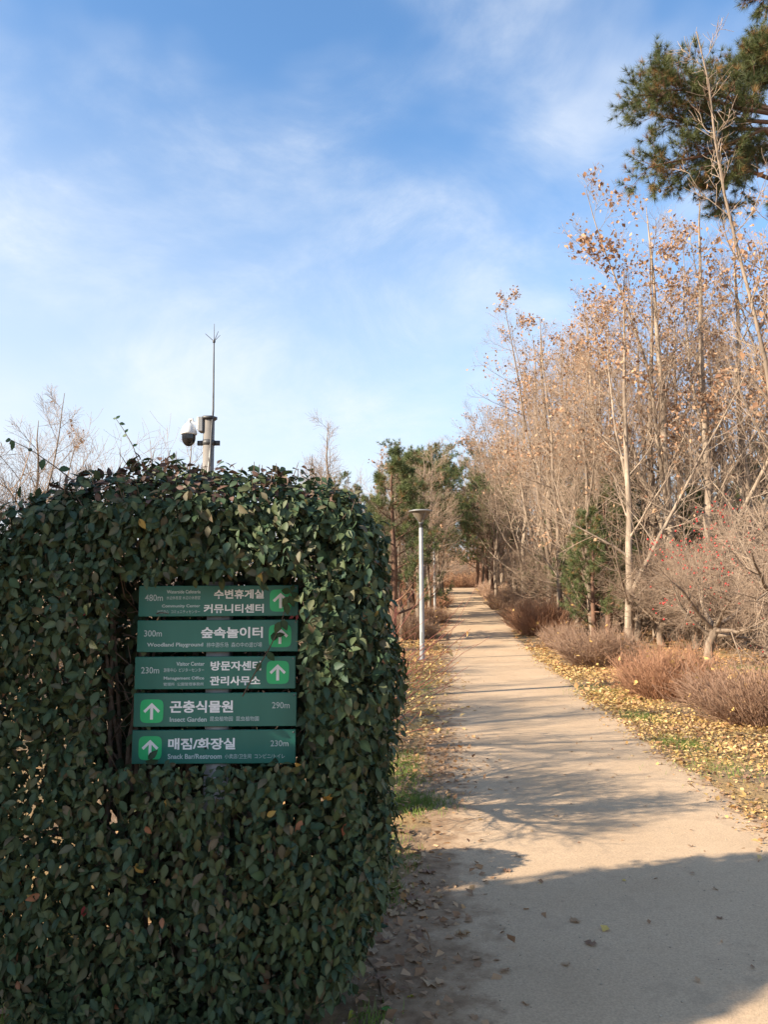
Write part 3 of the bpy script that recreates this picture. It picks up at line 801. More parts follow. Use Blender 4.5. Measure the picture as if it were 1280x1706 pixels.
# near tall young tree with a bare leader
ytop = at(1165, 58, 10.4); ybx = gx(1350, 10.4)
yt = slender_tree('young_tree', ytop.z, .036, (ytop.x - ybx, 0), 24, 110, M['greybark'], M['twig'], clear=.3, limb=.15, nsub=4, ntw=3, lead=0, up=.9, dens=lambda e: np.clip(1.0 - e[:, 2], .02, 1) ** 2)
yt.location = (ybx, 10.4, 0); yt['label'] = 'tall young tree whose bare pale leader crosses in front of the pine branches'

# bare trees over on the hedge side
bare = [slender_tree('bare_tree', 7.6, .10, (.3, 0), 15, 0, M['greybark'], M['greytwig'], clear=.12, limb=.30, nsub=7, ntw=7),
        slender_tree('bare_tree', 7.0, .10, (-.2, .2), 15, 60, M['greybark'], M['twig'], clear=.1, limb=.34, nsub=8, ntw=7)]
bu = [False, False]
def putb(pi, x, y, s, label, group=None, rz=None):
    if not bu[pi]: o = bare[pi]; bu[pi] = True
    else: o = copy_tree(bare[pi])
    o.location = (x, y, float(h(y))); o.scale = (s, s, s); o.rotation_euler = (0, 0, rng.uniform(0, 6.28) if rz is None else rz)
    o['label'] = label; o['category'] = 'tree'
    if group: o['group'] = group
    return o
putb(0, gx(545, 30), 30, 1.08, 'slim bare tree whose twigs show just above the hedge top')
putb(1, gx(516, 32), 32, .9, 'low bare tree just behind the slim one above the hedge top')
putb(1, gx(700, 31), 31, 1.02, 'bare tree rising above the path lamp beside the pines')
putb(0, gx(727, 45), 45, .9, 'bare tree leaning over the path beyond the pines')
AR = 'bare trees arching over the climbing path'
for px, Y, s, pi in ((734, 41, .95, 1), (828, 42, 1.0, 0), (738, 52, 1.0, 0), (810, 54, 1.0, 1), (668, 27, .72, 0), (684, 34, .85, 1), (716, 37, .85, 0)):
    putb(pi, gx(px, Y), Y, s, 'bare tree arching its twigs over the climbing path' if px > 720 else 'bare tree among the loose pines behind the path lamp', AR if px > 720 else 'bare trees among the pines behind the lamp')
SH = 'bare trees standing on the lawn beside the hedge'
SHL = 'bare spreading tree on the hedge side that throws twig shadows across the path'
for x, y, s, pi in ((-8.2, 6.8, .8, 1), (-13.5, 9.5, 1.0, 1), (-12.4, 13.5, .9, 0), (-16, 16.5, 1.05, 1), (-5.2, 21, .8, 0), (-9.5, 20, .9, 1)):
    putb(pi, x, y, s, SHL, SH)

# multi-stemmed bare bush at the left, far twig haze
def bush(name, n, hgt, spread, r0, mt, sub=6, sub2=5, arch=.0, tipr=.0025, leafn=0, base_r=.25, lsize=.05, lcol=None):
    root = thing(name, 'x', 'shrub')
    an = rng.random(n) * 6.28; rad = np.sqrt(rng.random(n)) * base_r
    S = np.stack([np.cos(an) * rad, np.sin(an) * rad, np.full(n, -.08)], 1)
    dirn = nrm(np.stack([np.cos(an) * spread * (rad / base_r + .25), np.sin(an) * spread * (rad / base_r + .25), np.ones(n)], 1))
    k = 7; pts = [S]; p = S; d = dirn
    Ln = hgt * rng.uniform(.75, 1.1, (n, 1))
    for _ in range(k - 1):
        d = nrm(d + rng.normal(0, .07, d.shape) + np.array([0, 0, arch / k])); p = p + d * Ln / (k - 1); pts.append(p)
    P = np.stack(pts, 1); rr = np.linspace(r0, tipr, k)[None].repeat(n, 0)
    acc = Acc(); V, Q = tubes(P, rr, 4); acc.add(V, Q)
    obj('stems', acc.mesh('stems'), mt, root)
    acc = Acc()
    A, ra_ = grow(P, rr, sub, .2, 1, (18, 50), lambda t, pl: pl * .30 * (1.25 - t * .8), 3, .2, .1, .6, tipr)
    V, Q = tubes(A, ra_, 3); acc.add(V, Q)
    B = A
    if sub2:
        B, rb_ = grow(A, ra_, sub2, .15, 1, (20, 60), lambda t, pl: pl * .5, 2, .2, .12, .7, tipr * .85)
        V, Q = tubes(B, rb_, 3); acc.add(V, Q)
    obj('twigs', acc.mesh('twigs'), mt, root)
    if leafn:
        e = B[:, 1:].reshape(-1, 3); S = e[rng.choice(len(e), leafn)] + rng.normal(0, .02, (leafn, 3))
        la = Acc(); leaves(la, SIMPLE, S, rng.normal(0, 1, (leafn, 3)), rng.normal(0, .7, (leafn, 3)) + np.array([0, 0, -.4]), rng.uniform(lsize * .7, lsize * 1.3, leafn), lcol(leafn) if lcol else brown_cols(leafn))
        obj('leaves', la.mesh('leaves'), M['dryleaf'], root)['kind'] = 'stuff'
    return root
bb = bush('bare_bush', 40, 5.0, .6, .03, M['greytwig'], 12, 7, .1, .003, 0, .7)
bb.location = (-7.5, 15.5, 0); bb['label'] = 'tall rosy-grey bare bush with arching twigs beyond the end of the hedge'

# low clipped bare shrubs beside the path
def clipped(name, n, rx, ry, hgt, mt, lean=(0, 0)):
    root = thing(name, 'x', 'shrub')
    an = rng.random(n) * 6.28; rad = np.sqrt(rng.random(n))
    S = np.stack([np.cos(an) * rad * rx * .55, np.sin(an) * rad * ry * .55, np.full(n, -.05)], 1)
    top = np.stack([np.cos(an) * rad * rx, np.sin(an) * rad * ry, hgt * (1 - .42 * rad ** 3.0) * (1 + .16 * np.sin(3 * an + 1) * rad + .12 * np.sin(5 * an))], 1) * np.stack([rng.uniform(.85, 1.08, n)] * 2 + [rng.uniform(.42, 1.12, n)], 1)
    top[:, :2] += np.array(lean)
    k = 5; t = np.linspace(0, 1, k)[None, :, None]
    P = S[:, None] * (1 - t) + top[:, None] * t
    P[:, :, 2] += .06 * np.sin(t[..., 0] * np.pi) * hgt
    P[:, 1:] += np.cumsum(rng.normal(0, .026, (n, k - 1, 3)), 1)
    rr = np.linspace(.0062, .0032, k)[None].repeat(n, 0)
    V, Q = tubes(P, rr, 3)
    obj('stems', Acc().add(V, Q).mesh('stems'), mt, root)
    A, ra_ = grow(P, rr, 4, .3, 1, (15, 45), lambda tt_, pl: pl * .30, 3, .35, .12, .7, .0024)
    V, Q = tubes(A, ra_, 3)
    obj('twigs', Acc().add(V, Q).mesh('twigs'), mt, root)
    m_ = 70
    e = A.reshape(-1, 3); S = e[rng.choice(len(e), m_)]
    la = Acc(); leaves(la, SIMPLE, S, rng.normal(0, 1, (m_, 3)), rng.normal(0, 1, (m_, 3)), rng.uniform(.05, .12, m_), brown_cols(m_, (.55, .34, .10), (.60, .40, .16)))
    obj('caught_leaves', la.mesh('caught_leaves'), M['dryleaf'], root)['kind'] = 'stuff'
    return root
cs = [clipped('clipped_shrub', 900, .92, 1.05, .84, M['shrubtwig']), clipped('clipped_shrub', 850, .9, 1.0, .74, M['shrubbrown'], (-.1, 0)), clipped('clipped_shrub', 800, .95, 1.1, .9, M['shrubpale'], (-.15, -.1))]
def putc(i, x, y, s, lab, first, rz=0, grp=None):
    o = cs[i] if first else copy_tree(cs[i])
    o.location = (x, y, float(h(y))); o.scale = s; o.rotation_euler = (0, 0, rz); o['label'] = lab
    if grp: o['group'] = grp
    elif 'group' in o: del o['group']
    return o
putc(0, gx(1112, 12.6), 12.6, (1.05, 1.15, .80), 'russet rounded bare shrub in front of the gnarled little tree', True)
putc(1, gx(1275, 10.1), 10.1, (1.25, 1.0, .84), 'wide brown bare shrub bordering the yellow leaf litter', True)
putc(2, gx(1000, 18.6), 18.6, (1.2, 1.4, .85), 'large pale-brown bare shrub beside the straight tree trunk', True, .3)
putc(0, gx(902, 28.5), 28.5, (1.35, 1.4, 1.25), 'small red-brown bare shrub at the foot of the thickest grove trunk', False, .7)
putc(2, gx(942, 23.4), 23.4, (.8, 1.0, .75), 'low bare shrub between the pale-brown shrub and the red-brown one', False, .2)
BG = 'dull brown shrubs bordering the climbing path under the trees'
for px, Y in ((872, 34), (848, 39), (832, 44), (820, 49), (675, 27.5), (700, 33), (713, 40)):
    putc(int(rng.integers(0, 3)), gx(px, Y), Y, (1.0, 1.5, .85), 'dull brown shrub at the edge of the climbing path under the trees', False, rng.uniform(0, 6), BG)

# gnarled small trees
def small_tree(name, H, W_, r, leanx, mt, tw, berries=0, tf=.27):
    root = thing(name, 'x', 'tree')
    k = 5; t = np.linspace(0, 1, k)
    P = np.stack([leanx * t + .06 * np.sin(t * 5), .05 * np.sin(t * 4), H * tf * t], 1)[None]; P[0, 0, 2] = -.1
    rr = np.array([r * 1.3, r, r * .95, r * .95, r * 1.0])[None]
    acc = Acc(); V, Q = tubes(P, rr, 10); acc.add(V, Q)
    A, ra_ = grow(P, rr, 8, .62, 1, (52, 88), lambda t_, pl: W_ * .5 + 0 * t_, 8, .75, .14, .52, .012)
    V, Q = tubes(A, ra_, 7); acc.add(V, Q)
    B, rb_ = grow(A, ra_, 8, .2, 1, (25, 70), lambda t_, pl: pl * .5 * (1.2 - .6 * t_), 5, .45, .13, .5, .005)
    V, Q = tubes(B, rb_, 5); acc.add(V, Q)
    obj('trunk', acc.mesh('trunk', True), mt, root)
    Cc, rc_ = grow(B, rb_, 8, .1, 1, (25, 70), lambda t_, pl: pl * .5 * (1.2 - .6 * t_), 4, .3, .15, .55, .003)
    acc = Acc(); V, Q = tubes(Cc, rc_, 3); acc.add(V, Q)
    D_, rd_ = grow(Cc, rc_, 8, .1, 1, (25, 75), lambda t_, pl: .10 + pl * .4, 3, .2, .16, .7, .0022)
    V, Q = tubes(D_, rd_, 3); acc.add(V, Q)
    obj('crown', acc.mesh('crown'), tw, root)
    if berries:
        e = D_[:, -1]; e = e[rng.choice(len(e), berries)]
        V0 = np.array([(1, 0, 0), (-1, 0, 0), (0, 1, 0), (0, -1, 0), (0, 0, 1), (0, 0, -1)]) * .030
        T0 = np.array([(0, 2, 4), (2, 1, 4), (1, 3, 4), (3, 0, 4), (2, 0, 5), (1, 2, 5), (3, 1, 5), (0, 3, 5)])
        V = (e[:, None] + V0[None] * rng.uniform(.7, 1.3, (len(e), 1, 1))).reshape(-1, 3); T = (T0[None] + (np.arange(len(e)) * 6)[:, None, None]).reshape(-1, 3)
        obj('berries', mesh('berries', V, None, T), M['berry'], root)['kind'] = 'stuff'
    return root
g1 = small_tree('gnarled_tree', 3.6, 4.6, .11, -.15, M['greybark'], M['greytwig'])
g1.location = base(1180, 18.6); g1.rotation_euler = (0, 0, 2.0); g1['label'] = 'little gnarled bare tree with low spreading limbs behind the russet shrub'
g2 = small_tree('berry_tree', 4.6, 5.2, .15, .1, M['greybark'], M['twig'], 800)
g2.location = base(1272, 20.5); g2['label'] = 'spreading bare tree dotted with red berries beyond the gnarled tree'
g3 = small_tree('gnarled_tree', 5.4, 5.4, .17, .3, M['greybark'], M['twig'])
g3.location = (gx(1340, 14.5), 14.5, 0); g3.rotation_euler = (0, 0, .8); g3['label'] = 'larger gnarled tree reaching a long limb over the berry tree'
GS = 'gnarled trees on the lawn beside the hedge'
g4 = small_tree('gnarled_tree', 6.0, 4.0, .12, .1, M['greybark'], M['greytwig'], 0, .5)
for i, (x, y, sc, rz) in enumerate(((-6.9, 6.3, 1.2, 2.1), (-8.9, 9.8, 1.3, 4.0), (-11.5, 13.0, 1.5, 1.2), (-13.5, 16.0, 1.5, 3.0), (-12.0, 19.5, 1.3, .9))):
    o = g4 if i == 0 else copy_tree(g4)
    o.location = (x, y, 0); o.scale = (sc, sc, sc); o.rotation_euler = (0, 0, rz); o['label'] = 'gnarled bare tree on the lawn beside the hedge, shading the path'; o['group'] = GS
g5 = small_tree('low_tree', 2.45, 2.5, .08, .1, M['greybark'], M['greytwig'], 0, .42)
g5.location = (-1.3, 5.4, 0); g5.rotation_euler = (0, 0, 2.6); g5['label'] = 'low bare tree close behind the hedge, its forked shadow on the path'
UG = 'bare thicket trees in the depth of the grove'
for px, Y, s, src in ((1100, 25, 1.0, g1), (1040, 29, 1.15, g1), (1200, 28, 1.2, g1), (1290, 29, 1.2, g1), (975, 33, 1.1, g1), (1130, 35, 1.5, g1), (1240, 37, 1.6, g1), (1030, 41, 1.6, g1), (930, 46, 1.5, g1), (880, 52, 1.3, g1), (1160, 23.5, 1.1, g1), (1060, 26.5, 1.1, g1), (1230, 24.5, 1.3, g1), (1290, 22.5, 1.4, g1), (1085, 31, 1.6, g1), (1180, 32, 1.7, g1), (1000, 31.5, 1.2, g1), (945, 36, 1.3, g1), (915, 40, 1.4, g1), (990, 44, 1.7, g1), (1110, 41, 1.9, g1), (1200, 43, 1.9, g1), (1280, 36, 1.8, g1)):
    o = copy_tree(src); o.location = base(px, Y); o.scale = (s, s, s); o.rotation_euler = (0, 0, rng.uniform(0, 6.28)); o['label'], o['group'] = ('low bare thicket tree close behind the gnarled and berry trees', 'thicket trees behind the gnarled tree') if px > 1050 and Y < 30 else ('low bare thicket tree filling the shade between the grove trunks', UG)

# yellowish leafy understory bushes far in the grove
yb = bush('yellow_bush', 30, 1.9, .8, .012, M['greytwig'], 8, 4, .1, .003, 1500, .6, .055, lambda n: brown_cols(n, (.26, .24, .06), (.40, .36, .10), (.16, .17, .05)))
yb.location = base(1195, 26.5); yb['label'] = 'yellow-green leafy bush behind the gnarled tree'
YG = 'olive leafy bushes under the grove'
for px, Y, s in ((1245, 33, 1.2), (1090, 38, 1.3), (1000, 45, 1.4), (960, 40, 1.2), (935, 38, 1.0), (1150, 48, 1.6), (1290, 42, 1.6), (905, 47, 1.2), (1045, 52, 1.7), (1220, 54, 1.7)):
    o = copy_tree(yb); o.location = base(px, Y); o.scale = (s, s, s); o.rotation_euler = (0, 0, rng.uniform(0, 6.28)); o['label'] = 'olive leafy bush in the undergrowth between the grove trunks'; o['group'] = YG

# pines
def pine_cols(n, a=(.075, .105, .040), b=(.15, .175, .065), brown=.08):
    v = rng.random((n, 1)); c = np.array(a) * (1 - v) + np.array(b) * v
    m = rng.random(n) < brown; c[m] = np.array([.26, .15, .06]) * rng.uniform(.7, 1.2, (m.sum(), 1)); return c
def pine(name, H, r, lean, nl, spread, nn, nl_len, nw, clear=.3, up=.35, cols=pine_cols, nsub=7, shape=.75):
    root = thing(name, 'x', 'pine tree')
    t = np.linspace(0, 1, 9)
    P = np.stack([lean[0] * t + np.cumsum(rng.normal(0, .05, 9)), lean[1] * t + np.cumsum(rng.normal(0, .05, 9)), H * t], 1)[None]; P[0, 0] = (0, 0, -.15)
    rr = (r * (1 - t) + .02)[None]
    acc = Acc(); V, Q = tubes(P, rr, 9); acc.add(V, Q)
    A, ra_ = grow(P, rr, nl, clear, .99, (62, 88), lambda t_, pl: spread * (1.05 - shape * (t_ - clear) / (1 - clear)), 6, up, .08, .38, .008)
    V, Q = tubes(A, ra_, 5); acc.add(V, Q)
    B, rb_ = grow(A, ra_, nsub, .25, 1, (25, 60), lambda t_, pl: pl * .36 * (1.2 - .5 * t_), 3, .5, .1, .5, .004)
    V, Q = tubes(B, rb_, 4); acc.add(V, Q)
    obj('trunk', acc.mesh('trunk', True), M['pinebark'], root)
    Cc, rc_ = grow(B, rb_, 4, .35, 1, (20, 55), lambda t_, pl: .10 + pl * .3, 2, .5, .1, .6, .003)
    allb = [(A[:, -1], A[:, -1] - A[:, -2]), (B[:, -1], B[:, -1] - B[:, -2]), (B[:, -2], B[:, -1] - B[:, -2]), (Cc[:, -1], Cc[:, -1] - Cc[:, -2]), (Cc[:, 1], Cc[:, -1] - Cc[:, -2])]
    S = np.concatenate([a for a, b in allb]); D = nrm(np.concatenate([b for a, b in allb]) + np.array([0, 0, .002]))
    tp = P[0, -1][None].repeat(4, 0); S = np.concatenate([S, tp]); D = np.concatenate([D, np.tile([[0, 0, 1.]], (4, 1))])
    la = Acc(); needles(la, S, D, nn, nl_len, nw, cols(len(S)))
    obj('crown', la.mesh('crown'), M['needle'], root)['kind'] = 'stuff'
    return root
pn = [pine('pine_tree', 6.3, .13, (.2, 0), 28, 1.9, 24, .17, .0055, .15, .5, nsub=8),
      pine('pine_tree', 8.2, .16, (.5, .1), 28, 2.6, 26, .19, .008, .36, .35, shape=.45, nsub=8),
      pine('pine_tree', 7.5, .14, (-.3, .2), 26, 2.2, 22, .19, .007, .16, .4, nsub=7)]
pu = [False] * 3
def putp(i, x, y, s, lab, grp=None, rz=None, sz=1):
    if not pu[i]: o = pn[i]; pu[i] = True
    else: o = copy_tree(pn[i])
    o.location = (x, y, float(h(y))); o.scale = (s, s, s * sz); o.rotation_euler = (0, 0, rng.uniform(0, 6.28) if rz is None else rz); o['label'] = lab
    if grp: o['group'] = grp
    elif 'group' in o: del o['group']
putp(0, gx(655, 26), 26, 1.0, 'bushy young pine with upright tips rising behind the hedge corner')
LP = 'pines lining the climbing path on the lamp side'
LPL = 'pine with dark trunk in the row on the lamp side of the climbing path'
for px, Y, s, i in ((690, 36, .85, 1), (712, 42, .95, 1), (724, 48, 1.0, 1), (620, 34, .75, 2), (700, 50, 1.0, 1), (732, 55, 1.05, 1), (738, 60, 1.0, 2), (733, 64, 1.3, 1), (590, 40, .8, 2), (560, 48, .85, 1), (665, 44, .8, 2)):
    putp(i, gx(px, Y), Y, s, LPL, LP)
RP = 'dark pines across the path from the lamps, below the crest'
RPL = 'dark pine crowding the path opposite the lamps just below the crest'
for px, Y, s, i in ((808, 50, .85, 1), (820, 46, .8, 1), (800, 56, .95, 1), (828, 54, .95, 2), (840, 60, 1.0, 1), (796, 61, 1.0, 2), (808, 65, 1.3, 1)):
    putp(i, gx(px, Y), Y, s, RPL, RP)
GP = 'green pines scattered between the bare grove trunks'
GPL = 'young green pine half hidden among the bare grove trunks'
for px, Y, s, i in ((985, 34, .85, 0), (1040, 35, 1.05, 0), (965, 37, .8, 2), (1000, 38, 1.05, 2), (1280, 40, 1.3, 0), (1165, 46, 1.2, 2), (930, 52, .9, 2), (1090, 50, 1.15, 0), (1225, 52, 1.3, 0), (1010, 60, 1.3, 0), (988, 29.5, .78, 0), (1035, 31, 1.0, 0), (1290, 33, 1.1, 0), (958, 34, .8, 2), (988, 25.3, .66, 0), (1014, 27.2, .85, 0), (1165, 27.5, .8, 0)):
    putp(i, gx(px, Y), Y, s, GPL, GP)
# big pine leaning in from beside the path, its branches overhead
big = thing('tall_pine', 'tall long-needled pine stretching heavy green branches out over the young tree', 'pine tree', (gx(1400, 12), 12, 0))
BO = np.array([gx(1400, 12), 12, 0.])
t = np.linspace(0, 1, 12)
P = np.stack([.25 * np.sin(t * 3), .1 * np.sin(t * 4), 11.4 * t], 1)[None]; P[0, 0, 2] = -.15
rr = (.20 * (1 - t) + .03)[None]
acc = Acc(); V, Q = tubes(P, rr, 12); acc.add(V, Q)
def w2(px, py, Y): p = at(px, py, Y); return np.array([p.x, p.y, p.z]) - BO
auth = [[(1395, 235, 12), (1300, 205, 11.6), (1235, 200, 11.3), (1170, 185, 11.1), (1110, 160, 11.0), (1062, 158, 10.9)],
        [(1390, 250, 12), (1290, 185, 11.8), (1220, 165, 11.7), (1165, 145, 11.5), (1125, 130, 11.4), (1090, 128, 11.3)],
        [(1390, 330, 12), (1275, 215, 11.4), (1225, 235, 11.3), (1170, 260, 11.2), (1120, 270, 11.1), (1082, 278, 11.1)],
        [(1390, 380, 12), (1290, 300, 11.6), (1250, 285, 11.6), (1215, 295, 11.5), (1200, 315, 11.5), (1195, 330, 11.5)],
        [(1390, 150, 12), (1340, 120, 12), (1310, 105, 12), (1290, 95, 12), (1275, 90, 12), (1262, 95, 12)],
        [(1390, 250, 12), (1290, 190, 11.5), (1230, 180, 11.2), (1180, 165, 11.0), (1140, 150, 10.9), (1110, 150, 10.8)],
        [(1390, 270, 12), (1300, 215, 11.8), (1240, 215, 11.7), (1180, 215, 11.6), (1130, 200, 11.5), (1085, 190, 11.5)],
        [(1390, 300, 12), (1290, 240, 11.9), (1240, 250, 11.8), (1195, 262, 11.8), (1150, 280, 11.7), (1120, 290, 11.7)],
        [(1390, 200, 12), (1340, 160, 12.2), (1310, 140, 12.4), (1290, 130, 12.4), (1270, 125, 12.4), (1250, 118, 12.4)],
        [(1400, 300, 12), (1340, 260, 12.4), (1310, 250, 12.5), (1285, 248, 12.5), (1262, 250, 12.5), (1248, 262, 12.5)],
        [(1390, 260, 12), (1310, 190, 12.2), (1270, 175, 12.3), (1240, 160, 12.3), (1215, 150, 12.3), (1190, 140, 12.3)],
        [(1390, 0, 12), (1340, -40, 12), (1310, -50, 12), (1290, -30, 12), (1280, -12, 12), (1266, 4, 12)]]
A1 = np.array([[w2(*p) for p in br_] for br_ in auth]); ra1 = np.linspace(.042, .008, 6)[None].repeat(len(auth), 0)
A2, ra2 = grow(P, rr, 16, .45, .98, (62, 85), lambda t_, pl: 2.3 - 1.2 * t_, 5, .35, .08, .35, .01, bias=(.75, .15, 0))
A = np.concatenate([A1, A2]); ra_ = np.concatenate([ra1, ra2])
V, Q = tubes(A, ra_, 6); acc.add(V, Q)
B, rb_ = grow(A, ra_, 22, .30, 1, (28, 80), lambda t_, pl: .20 + pl * .085 * (1.2 - .7 * t_), 4, .30, .10, .45, .004)
V, Q = tubes(B, rb_, 4); acc.add(V, Q)
obj('trunk', acc.mesh('trunk', True), M['pinebark'], big)
Cc, rc_ = grow(B, rb_, 6, .25, 1, (22, 62), lambda t_, pl: .12 + pl * .25, 3, .5, .12, .6, .003)
V, Q = tubes(Cc, rc_, 3)
obj('twigs', Acc().add(V, Q).mesh('twigs'), M['pinebark'], big)['kind'] = 'stuff'
sets = [(B[:, -1], B[:, -1] - B[:, -2]), (Cc[:, -1], Cc[:, -1] - Cc[:, -2]), (Cc[:, -2], Cc[:, -1] - Cc[:, -2])]
S = np.concatenate([a for a, b in sets]); D = nrm(np.concatenate([b for a, b in sets]))
la = Acc(); needles(la, S, D, 46, .135, .0022, pine_cols(len(S), (.055, .075, .024), (.12, .13, .045), .12), .66)
obj('crown', la.mesh('crown'), M['needle'], big)['kind'] = 'stuff'

cn = Acc()
for p_ in S[rng.choice(len(S), 70)]:
    V, Q = lathe([(.004, -.035), (.020, -.022), (.026, 0), (.018, .022), (.003, .036)], 7); cn.add(V + p_ - np.array([0, 0, .03]), Q)
obj('cones', cn.mesh('cones', True), M['pinebark'], big)['kind'] = 'stuff'
# trees that close the view beyond the crest
FB = 'russet trees beyond the crest of the path'
for px, Y, s in ((745, 78, .55), (762, 84, .6), (780, 80, .55), (730, 88, .7), (795, 92, .7), (755, 96, .75)):
    o = copy_tree(g1); o.location = base(px, Y); o.scale = (s * 2, s * 2, s * 2.1); o['label'] = 'round russet bare tree beyond the crest where the path ends'; o['group'] = FB; o.rotation_euler = (0, 0, rng.uniform(0, 6))
fl = bush('russet_bush', 60, 1.7, .8, .012, M['shrubtwig'], 9, 4, .1, .004, 2600, 1.1, .085, lambda n: brown_cols(n, (.34, .19, .10), (.46, .30, .17)))
FBL = 'russet dry-leaved bush along the crest where the path disappears'
fl['label'] = FBL; fl['group'] = 'russet bushes along the crest'; fl.location = base(742, 72)
for px, Y, s in ((758, 74, 1.1), (774, 72, 1.0), (790, 76, 1.2), (726, 75, 1.2), (750, 80, 1.6), (768, 82, 1.7), (800, 82, 1.6), (712, 80, 1.5), (690, 76, 1.3), (735, 92, 2.2), (760, 98, 2.6), (785, 95, 2.4), (815, 96, 2.5), (705, 96, 2.5), (730, 104, 3.8), (750, 108, 4.2), (772, 106, 4.0), (795, 108, 4.2), (680, 100, 3.8), (820, 104, 4.0)):
    o = copy_tree(fl); o.location = base(px, Y); o.scale = (s, s, s); o.rotation_euler = (0, 0, rng.uniform(0, 6))
FW = 'far slender trees closing the view behind the grove'
for px, Y, pi in ((690, 85, 2), (715, 100, 4), (640, 80, 2), (830, 80, 0), (860, 85, 2), (890, 75, 4), (930, 80, 4), (985, 75, 2), (1060, 72, 4), (1140, 75, 2), (1220, 80, 4), (1300, 75, 2)):
    put(pi, gx(px, Y), Y, rng.uniform(.75, .9), None, 'far slender bare tree closing the view behind the grove', FW)
for px, Y in ((1000, 62), (1040, 64), (1080, 60), (1120, 64), (1160, 62), (1200, 60), (1240, 64), (1280, 60), (960, 64), (920, 66), (880, 68)):
    o = copy_tree(yb); s = rng.uniform(1.9, 2.5); o.location = base(px, Y); o.scale = (s * 1.3, s, s); o.rotation_euler = (0, 0, rng.uniform(0, 6.28)); o['label'] = 'large olive bush at the far edge of the grove'; o['group'] = 'olive bushes at the far edge of the grove'

# the far side of the lawn behind the hedge
for i, (x, Y) in enumerate(((-30, 52), (-25, 58), (-20, 50), (-15.5, 60), (-11.5, 52), (-8, 62), (-35, 60), (-28, 68), (-18, 70), (-4.5, 58), (-2, 70), (-12, 72))):
    if i % 3 == 1:
        putp(2, x, Y, .95, 'pine on the far side of the lawn behind the hedge', 'pines across the lawn')
    else:
        putb(i % 2, x, Y, 1.1, 'bare tree on the far side of the lawn behind the hedge', 'bare trees across the lawn')
for x, Y, s in ((-32, 55, 2.0), (-27, 53, 1.7), (-22, 56, 2.0), (-17, 54, 1.8), (-13, 58, 2.1), (-9.5, 56, 1.8), (-6, 60, 2.0), (-37, 62, 2.4), (-3, 62, 2.0)):
    o = copy_tree(yb); o.location = (x, Y, float(h(Y))); o.scale = (s * 1.4, s, s); o.rotation_euler = (0, 0, rng.uniform(0, 6.28)); o['label'] = 'olive bush on the far side of the lawn behind the hedge'; o['group'] = 'olive bushes across the lawn'

# red-stemmed shrub behind the hedge corner
rt = thing('red_twig_shrub', 'red-stemmed shrub arching from behind the hedge towards the path lamp', 'shrub', (-.55, 8.4, 0))
n = 30
S = np.stack([rng.normal(0, .15, n), rng.normal(0, .2, n), np.full(n, -.05)], 1)
d = nrm(np.stack([rng.uniform(.1, 1.0, n), rng.normal(0, .35, n), rng.uniform(.5, 1.6, n)], 1)); pts = [S]; p = S
Ln = rng.uniform(1.1, 2.1, (n, 1))
for _ in range(7):
    d = nrm(d + np.array([.10, 0, .02]) + rng.normal(0, .04, d.shape)); p = p + d * Ln / 7; pts.append(p)
P = np.stack(pts, 1); rr = np.linspace(.007, .0024, 8)[None].repeat(n, 0)
V, Q = tubes(P, rr, 5); acc = Acc().add(V, Q)
A, ra_ = grow(P, rr, 4, .3, .95, (20, 50), lambda t_, pl: pl * .25, 4, .15, .08, .6, .0018)
V, Q = tubes(A, ra_, 4); acc.add(V, Q)
obj('stems', acc.mesh('stems', True), M['redtwig'], rt)
e = np.concatenate([P[:, -2], A[:, -1]]); S = e[rng.choice(len(e), 16)]
la = Acc(); leaves(la, LEAF, S, rng.normal(0, 1, (16, 3)), rng.normal(0, .3, (16, 3)) + np.array([0, 0, -1]), rng.uniform(.05, .09, 16), brown_cols(16, (.6, .38, .12), (.66, .44, .2)))
obj('leaves', la.mesh('leaves'), M['dryleaf'], rt)

# unseen evergreen added outside the frame to keep the sun off the lower hedge
ev = thing('shade_shrub', 'unseen tall rounded evergreen shrub added to shade the clipped hedge', 'shrub', (-4.6, 1.50, 0))
n = 11000
q = nrm(rng.normal(0, 1, (n, 3))) * (rng.random((n, 1)) ** .25)
P = np.stack([q[:, 0] * 1.05, q[:, 1] * .85, 2.1 + q[:, 2] * 2.0], 1)
kp = P[:, 2] > .1; P = P[kp]; q = q[kp]
la = Acc(); leaves(la, LEAF, P, nrm(q) + rng.normal(0, .5, (len(P), 3)), rng.normal(0, .5, (len(P), 3)) + np.array([0, 0, -1]), rng.uniform(.09, .14, len(P)), hedge_cols(len(P)))
obj('foliage', la.mesh('foliage'), M['leaf'], ev)['kind'] = 'stuff'
V, Q = tubes(np.array([[0, 0, -.1], [.03, 0, .8], [0, .03, 1.8], [.02, 0, 2.9]]), [.05, .04, .03, .008], 8)
obj('trunk', mesh('trunk', V, Q, None, None, True), M['stem'], ev)

ev2 = copy_tree(ev); ev2.location = (-.95, 4.25, 0); ev2.scale = (.40, .40, .235); ev2['label'] = 'low evergreen shrub tucked right behind the clipped hedge'
# pale low wall glimpsed through the grove
wl = thing('low_wall', 'pale low garden wall glimpsed between the trunks behind the gnarled tree', 'wall', base(1262, 31))
V, Q = box(-1.6, 4.0, -.1, .1, -.1, .75); obj('wall_body', mesh('wall', V, Q), M['fence'], wl)
V, Q = box(-1.65, 4.05, -.13, .13, .75, .82); obj('coping', mesh('coping', V, Q), M['stone'], wl)

